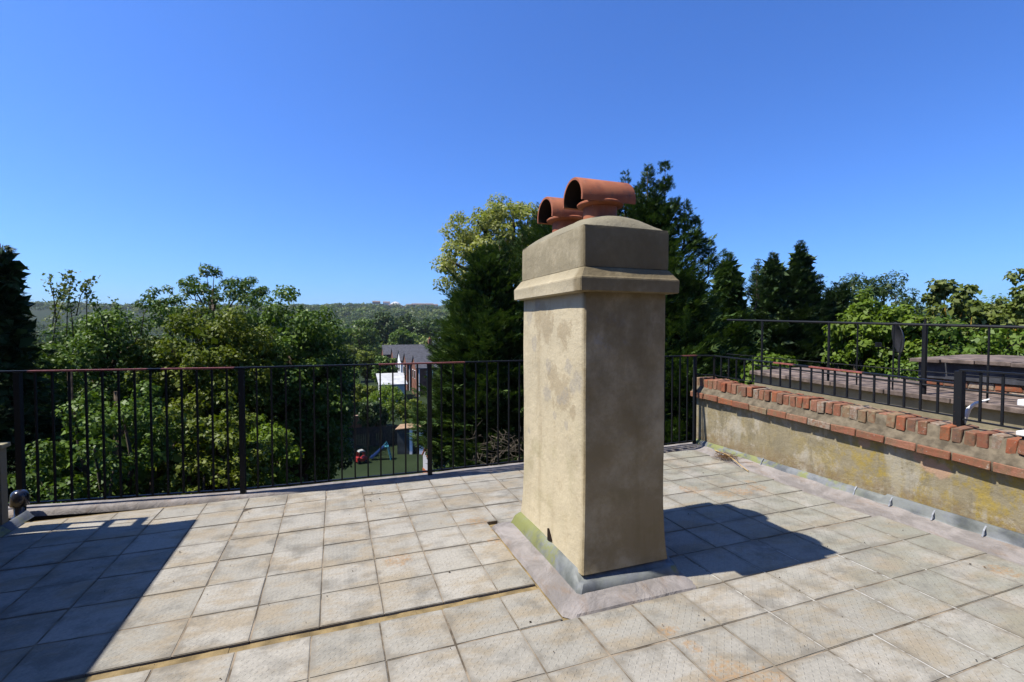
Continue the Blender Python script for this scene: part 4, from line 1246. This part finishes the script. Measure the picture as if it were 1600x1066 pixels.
# --- far woodland on the slopes up to the ridge: one mass
g = np.random.default_rng(99)
out = []
wmi = []
for D0, D1, n_, lo, hi, xa, xb in ((125, 300, 260, 3.2, 6.0, 440, 740), (130, 300, 90, 4, 6, 0, 440), (300, 700, 520, 4.0, 7.0, 440, 740), (300, 700, 120, 4, 7, 0, 440),
                                   (700, 1480, 1500, 4.5, 8, 440, 740), (700, 1480, 650, 5, 9, 0, 440), (500, 1480, 160, 5, 9, 740, 1700)):
    for k in range(n_):
        D = math.exp(g.uniform(math.log(D0), math.log(D1))); px = g.uniform(xa, xb)
        p = at(px, 500, D); x, y = p[0], p[1]; gz = ground_z(x, y)
        if D < 150 and 585 < px < 700: continue
        if 850 < D < 1290 and 500 < px < 690 and g.random() < (0.85 if px > 600 else 0.6): continue
        r = g.uniform(lo, hi); m_ = 34 if D > 700 else 90
        u = unit(m_ * 2, g); u = u[u[:, 2] > -0.1][:m_]
        P_ = u * r * [1, 1, .8] * g.uniform(.75, 1.08, (len(u), 1)) + [x, y, gz + r * g.uniform(.3, .7)]
        N = u + g.normal(size=u.shape) * .35; N /= np.linalg.norm(N, axis=1)[:, None]
        T_ = np.cross(N, unit(len(u), g)); T_ /= np.linalg.norm(T_, axis=1)[:, None]
        out.append(leaf_quads(P_ - T_ * r * .2, N, T_, r * (0.45 if D > 700 else .26) * g.uniform(.6, 1.3, len(u)), 0.9))
        wmi += [int(g.choice([0, 0, 1, 2, 2, 3]))] * len(u)
wme = quad_mesh('woodland', np.concatenate(out))
for k_ in ('far', 'far2', 'dark', 'olive'): wme.materials.append(LM[k_])
wme.polygons.foreach_set("material_index", np.array(wmi, dtype=np.int32))
tag(link('woodland', wme, None), 'distant green woodland covering the valley and ridge', 'woodland', kind='stuff')

# ================================================================== TERRACED HOUSES
def windows(parent, face, spots, w, h):
    for (a, z) in spots:
        b = MB()
        fx, sgn = face
        if sgn == 'x': b.box(fx - .05, fx + .02, a - w / 2, a + w / 2, z, z + h)
        else: b.box(a - w / 2, a + w / 2, fx - .05, fx + .02, z, z + h)
        o = b.build('window', M['whitepaint'], parent)
        b = MB()
        if sgn == 'x': b.box(fx - .07, fx - .051, a - w / 2 + .08, a + w / 2 - .08, z + .08, z + h - .08)
        else: b.box(a - w / 2 + .08, a + w / 2 - .08, fx - .07, fx - .051, z + .08, z + h - .08)
        b.build('pane', M['glass'], o)


hl = ['nearest terraced house, its dark red brick side wall facing the terrace', 'second terraced house from the near end, with a brick gable end', 'third terraced house, its end wall painted white', 'fourth terraced house of the row, grey slate roof', 'farthest terraced house, dull brown wall at the left end of the row']
for i, (yy, x0) in enumerate(((72, 11.4), (79, 11.0), (86, 10.9), (93, 10.5), (103, 9.6))):
    h = empty('terraced_house', (x0, yy, GZ), hl[i], 'house', 'row of slate roofed terraced houses')
    wm = M['whitepaint'] if i == 2 else M['redbrick']
    ez = 4.3 + 0.1 * i; rz = ez + 1.75
    b = MB(); b.box(0, 9, 0, 4.6, 0, ez); b.prism([(0.0, ez), (4.6, ez), (2.3, rz)], 'x', 0.0, 9.0); b.build('wall', wm, h)
    b = MB()
    for s_ in (-1, 1):
        e0, r0_ = (2.3 + s_ * 2.55, ez - .12), (2.3, rz + .06)
        b.prism([e0, r0_, (r0_[0], r0_[1] + .14), (e0[0], e0[1] + .14)], 'x', -0.15, 9.0)
    b.build('roof', M['slate'], h)
    b = MB(); b.box(9, 18, -1.1, 5.6, 0, ez + 1.0); b.prism([(9, ez + 1), (18, ez + 1), (13.5, ez + 3.6)], 'y', -1.1, 5.6); b.build('main_wall', M['redbrick'], h)
    b = MB()
    for s_ in (-1, 1):
        e0, r0_ = (13.5 + s_ * 4.7, ez + .92), (13.5, ez + 3.66)
        b.prism([e0, r0_, (r0_[0], r0_[1] + .14), (e0[0], e0[1] + .14)], 'y', -1.1, 5.6)
    b.build('main_or_added_roof', M['slate'], h)
    b = MB(); b.box(9.3, 10.0, -0.4, 0.9, ez + 1, ez + 3.2); b.build('chimney', M['redbrick'], h)
    for k in range(3):
        q = MB(); q.lathe([(.12, 0), (.13, .4), (.1, .4)], 8, (9.65, -0.1 + .35 * k, ez + 3.2)); q.build('chimney_pot', M['terra'], h)
    windows(h, (0.0, 'x'), ((1.3, 2.6), (3.3, 2.6)), 0.9, 1.3)
    windows(h, (0.0, 'y'), ((2.0, 2.6), (5.0, 2.6)), 0.9, 1.3)
    b = MB(); b.tube([(0.4, -.08, 0.1), (0.4, -.08, ez - .1)], .07, 6); b.build('drainpipe', M['whitepaint'], h)
lt = empty('lean_to', (5.9, 68.0, GZ), 'white roofed lean to beside the terraced houses', 'lean-to')
M['dullwhite'] = simple('dull_white_sheet', (0.62, 0.62, 0.60), .7, .2, .2, 1.2)
b = MB(); b.box(0, 3.3, 0, 4, 0, 2.4); b.build('wall', M['dullwhite'], lt)
b = MB(); b.prism([(-0.3, 2.45), (4.3, 3.6), (4.3, 3.7), (-0.3, 2.55)], 'x', -0.3, 3.6); b.build('roof', M['dullwhite'], lt)

# --- garden: fence, brick wall, shed, playhouse, toys
fc = empty('wooden_fence', tuple(at(585, 710, 42) * [1, 1, 0] + [0, 0, GZ]), 'dark wooden panel fence across the end of the shaded garden', 'fence', rz=-0.10)
for k in range(-5, 3):
    for s_ in range(12):
        b = MB(); b.box(k * 1.83 + s_ * .15 + .04, k * 1.83 + s_ * .15 + .178, 0.0 + .012 * (s_ % 2), .02 + .012 * (s_ % 2), 0.1, 1.75); b.build('board', M['wood'], fc)
    b = MB(); b.box(k * 1.83 - .05, k * 1.83 + .04, -.03, .07, 0, 1.85); b.build('post', M['wood'], fc)
bwall = empty('garden_wall', tuple(at(568, 680, 47) * [1, 1, 0] + [0, 0, GZ]), 'low brick garden wall with a pale pink coping behind the fence', 'wall', rz=-0.1)
b = MB(); b.box(-2.6, 1.6, 0, .25, 0, 1.75); b.build('wall', M['redbrick'], bwall)
b = MB(); b.box(-2.65, 1.65, -.04, .30, 1.752, 1.84); b.build('coping', simple("pale_pink_coping", (0.5, 0.33, 0.25), .9, .2, .2, 3), bwall)
sp = at(640, 700, 39.5)
sh = empty('garden_shed', (sp[0], sp[1], GZ), 'small garden shed with white front, dark doorway and tan sloping roof', 'shed', rz=-0.32)
b = MB(); b.box(-1.0, 0.0, 0, 1.6, 0, 2.05); b.build('side_wall', simple("grey_green_boards", (0.07, 0.08, 0.08), .9, .2, .3, 2), sh)
b = MB(); b.box(0.002, 0.22, -0.06, 1.6, 0, 2.05); b.box(0.80, 1.15, -0.06, 1.6, 0, 2.05); b.box(0.22, 0.80, 0.3, 1.6, 0, 2.05); b.box(.22, .80, -.06, .3, 1.95, 2.05); b.build('front_wall', M['whitepaint'], sh)
b = MB(); b.box(0.222, 0.798, 0.22, 0.298, 0, 1.948); b.build('door', M['glass'], sh)
b = MB(); b.prism([(-1.12, 2.06), (1.35, 2.30), (1.35, 2.36), (-1.12, 2.12)], 'y', -.25, 1.8); b.build('roof', M['palewood'], sh)
pp = at(684, 715, 34)
ph = empty('playhouse', (pp[0], pp[1], GZ), 'white toy playhouse with an orange roof behind the third railing post', 'playhouse', rz=0.15)
orange = simple("orange_plastic", (0.50, 0.14, 0.04), .5, .4, .1, 3)
b = MB(); b.box(-.75, .95, 0, 1.0, .35, 1.25); b.prism([(0, 1.25), (1.0, 1.25), (.5, 1.75)], 'x', -.75, .95); b.build('wall', simple("offwhite_plastic", (.62, .60, .60), .5, .4, .05, 3), ph)
b = MB(); b.box(-.78, .98, -.03, 1.03, 0, .348); b.build('base', orange, ph)
b = MB(); b.prism([(-.12, 1.22), (.5, 1.80), (1.12, 1.22), (1.12, 1.30), (.5, 1.90), (-.12, 1.30)], 'x', -.80, .2); b.build('roof', orange, ph)
b = MB(); b.box(-.35, .05, -.035, -.002, .36, 1.15); b.build('door', orange, ph)
b = MB(); b.box(.35, .7, -.02, -.002, .65, 1.0); b.build('window', M['glass'], ph)
cpos = at(565, 722, 37)
cc = empty('toy_car', (cpos[0], cpos[1], GZ), 'red toy car with a rounded pale roof on the shaded lawn', 'toy car', rz=0.3)
red = simple("red_toy_plastic", (0.45, 0.03, 0.02), .4, .5, .05, 3)
b = MB(); b.prism([(-.42, .15), (.42, .15), (.45, .40), (.30, .52), (.12, .50), (.05, .42), (-.15, .42), (-.22, .52), (-.42, .5)], 'y', -.24, .24); b.build('body', red, cc, bevel=.02)
b = MB(); b.prism([(-.28, .92), (-.2, 1.0), (.1, 1.02), (.22, .92), (.22, .88), (-.28, .88)], 'y', -.22, .22); b.build('roof', simple("pale_toy_plastic", (.5, .5, .42), .4, .5, .05, 3), cc, bevel=.015)
b = MB()
for x_ in (-.24, .18):
    for y_ in (-.2, .2): b.tube([(x_ * 1.2, y_, .45), (x_, y_, .9)], .025, 6)
b.build('roof_pillar', red, cc)
for x_ in (-.27, .28):
    for y_ in (-.25, .25):
        q = MB(); q.tube([(x_, y_ - .03, .13), (x_, y_ + .03, .13)], .13, 14); q.build('wheel', M['black'], cc)
spz = at(598, 718, 38)
sd = empty('toy_slide', (spz[0], spz[1], GZ), 'small blue and turquoise toy slide beside the toy car', 'slide', rz=-0.25)
blue = simple("blue_slide_plastic", (.12, .22, .50), .35, .5, .05, 3); turq = simple("turquoise_plastic", (.10, .38, .42), .35, .5, .05, 3)
b = MB(); b.prism([(-.95, .12), (-.75, .14), (.15, 1.0), (.15, 1.08), (-.78, .22), (-.95, .18)], 'y', -.2, .2)
b.prism([(-.95, .18), (-.78, .22), (.15, 1.08), (.15, 1.2), (-.8, .34), (-.95, .28)], 'y', -.24, -.2); b.prism([(-.95, .18), (-.78, .22), (.15, 1.08), (.15, 1.2), (-.8, .34), (-.95, .28)], 'y', .2, .24); b.build('chute', blue, sd)
b = MB()
for y_ in (-.24, .24): b.tube([(.65, y_, 0), (.42, y_, 1.0), (.25, y_, 1.35), (.12, y_, 1.15)], .04, 6)
for z_ in (.25, .5, .75): b.tube([(.65 - z_ * .23, -.24, z_), (.65 - z_ * .23, .24, z_)], .03, 6)
b.box(.15, .45, -.2, .2, .98, 1.04); b.build('ladder', turq, sd)
# bare leaning trunk and dead twigs
p1, p2 = at(442, 760, 26), at(466, 690, 27)
b = MB(); b.tube([p1, p1 * .6 + p2 * .4 + [0, 0, .1], p2, p2 + [.4, .2, 1.6]], [.13, .11, .08, .03], 8)
tag(b.build('bare_trunk', M['palebark'], smooth=True), 'pale bare leaning trunk low behind the balusters right of the second post', 'tree trunk')
g = np.random.default_rng(5)
b = MB()
for k in range(110):
    p = at(g.uniform(740, 815), g.uniform(680, 735), g.uniform(9.5, 11)); d = g.normal(size=3) * [.2, .2, .14] + [0, 0, .1]
    b.tube([p, p + d * .5 + g.normal(size=3) * .03, p + d], [.005, .003, .0015], 4)
tag(b.build('dead_brush', simple('dead_twigs', (0.26, 0.21, 0.15), .95, .1, .4, 9)), 'tangle of dead pale twigs behind the railing just left of the chimney foot', 'brushwood', kind='stuff')

# --- houses on the far ridge
farcols = [simple("cream_wall", (.55, .47, .38), .9, .2, .1, .1), simple("pink_brick_wall", (.42, .28, .22), .9, .2, .1, .1), simple("white_wall", (.7, .7, .68), .9, .2, .05, .1)]
fm = []
for mcol in farcols:
    b = MB(); b.box(-.5, .5, -.35, .35, 0, .55); b.prism([(-.35, .55), (.35, .55), (0, .85)], 'x', -.5, .5, 1)
    me_ = b.mesh('far_house'); me_.materials.append(mcol); me_.materials.append(simple("far_roof", (.28, .2, .17), .9, .2, .1, .1)); fm.append(me_)
spots = [(612, 481, 0), (622, 483, 1), (631, 484, 1), (640, 481, 0), (648, 480, 0), (655, 480, 0), (663, 480, 1), (671, 480, 0), (679, 481, 0), (618, 479, 1), (556, 483, 2), (566, 482, 1), (545, 482, 1), (532, 484, 1), (524, 485, 1), (572, 484, 1), (588, 476, 1), (604, 477, 2), (516, 484, 0), (537, 487, 2), (560, 487, 1), (644, 484, 2)]
for i, (px, py, k) in enumerate(spots):
    D = 1225 + (i * 37) % 60
    py -= 2.5
    p = at(px, py, D)
    b = MB(); w_ = 12 + (i * 7) % 9
    root = link('distant_house', fm[k], None, None, (p[0], p[1], p[2] - 3)); root.scale = (w_ * 1.25, 12, 10); root.rotation_euler = (0, 0, -YAW + 0.2)
    tag(root, None, 'house', 'small pale houses on the far ridge')
    side = 'left' if px < 618 else 'right'
    same = sorted([q_ for q_ in spots if q_[2] == k and (q_[0] < 618) == (px < 618)], key=lambda q_: abs(q_[0] - 618) + q_[1] * .001)
    nth = ['nearest', 'second', 'third', 'fourth', 'fifth', 'sixth', 'seventh', 'eighth'][same.index(spots[i])]
    root['label'] = '%s tiny %s house %s of the pale dome on the far ridge' % (nth, ('cream', 'pinkish', 'white')[k], side)
dp2 = at(618, 477, 1250)
b = MB(); b.lathe([(14, 0), (14, 5), (11, 9), (6, 12), (0, 13.5)], 20)
o = tag(b.build('domed_building', farcols[2], smooth=False), 'pale domed building standing highest on the far ridge', 'building'); o.location = (dp2[0], dp2[1], dp2[2] - 4)

# ================================================================== AIR
hz = MB(); hz.box(-1700, 1700, -900, 2400, GZ - 60, 125)
ho = hz.build('haze', None)
mh = bpy.data.materials.new('haze'); mh.use_nodes = True; nt = mh.node_tree; nt.nodes.clear()
oo = nt.nodes.new('ShaderNodeOutputMaterial'); pv = nt.nodes.new('ShaderNodeVolumePrincipled')
pv.inputs['Color'].default_value = (0.85, 0.92, 1.0, 1); pv.inputs['Density'].default_value = 0.00009; pv.inputs['Anisotropy'].default_value = 0.3
nt.links.new(pv.outputs[0], oo.inputs['Volume']); ho.data.materials.append(mh)
tag(ho, 'thin pale haze over the valley', kind='stuff')
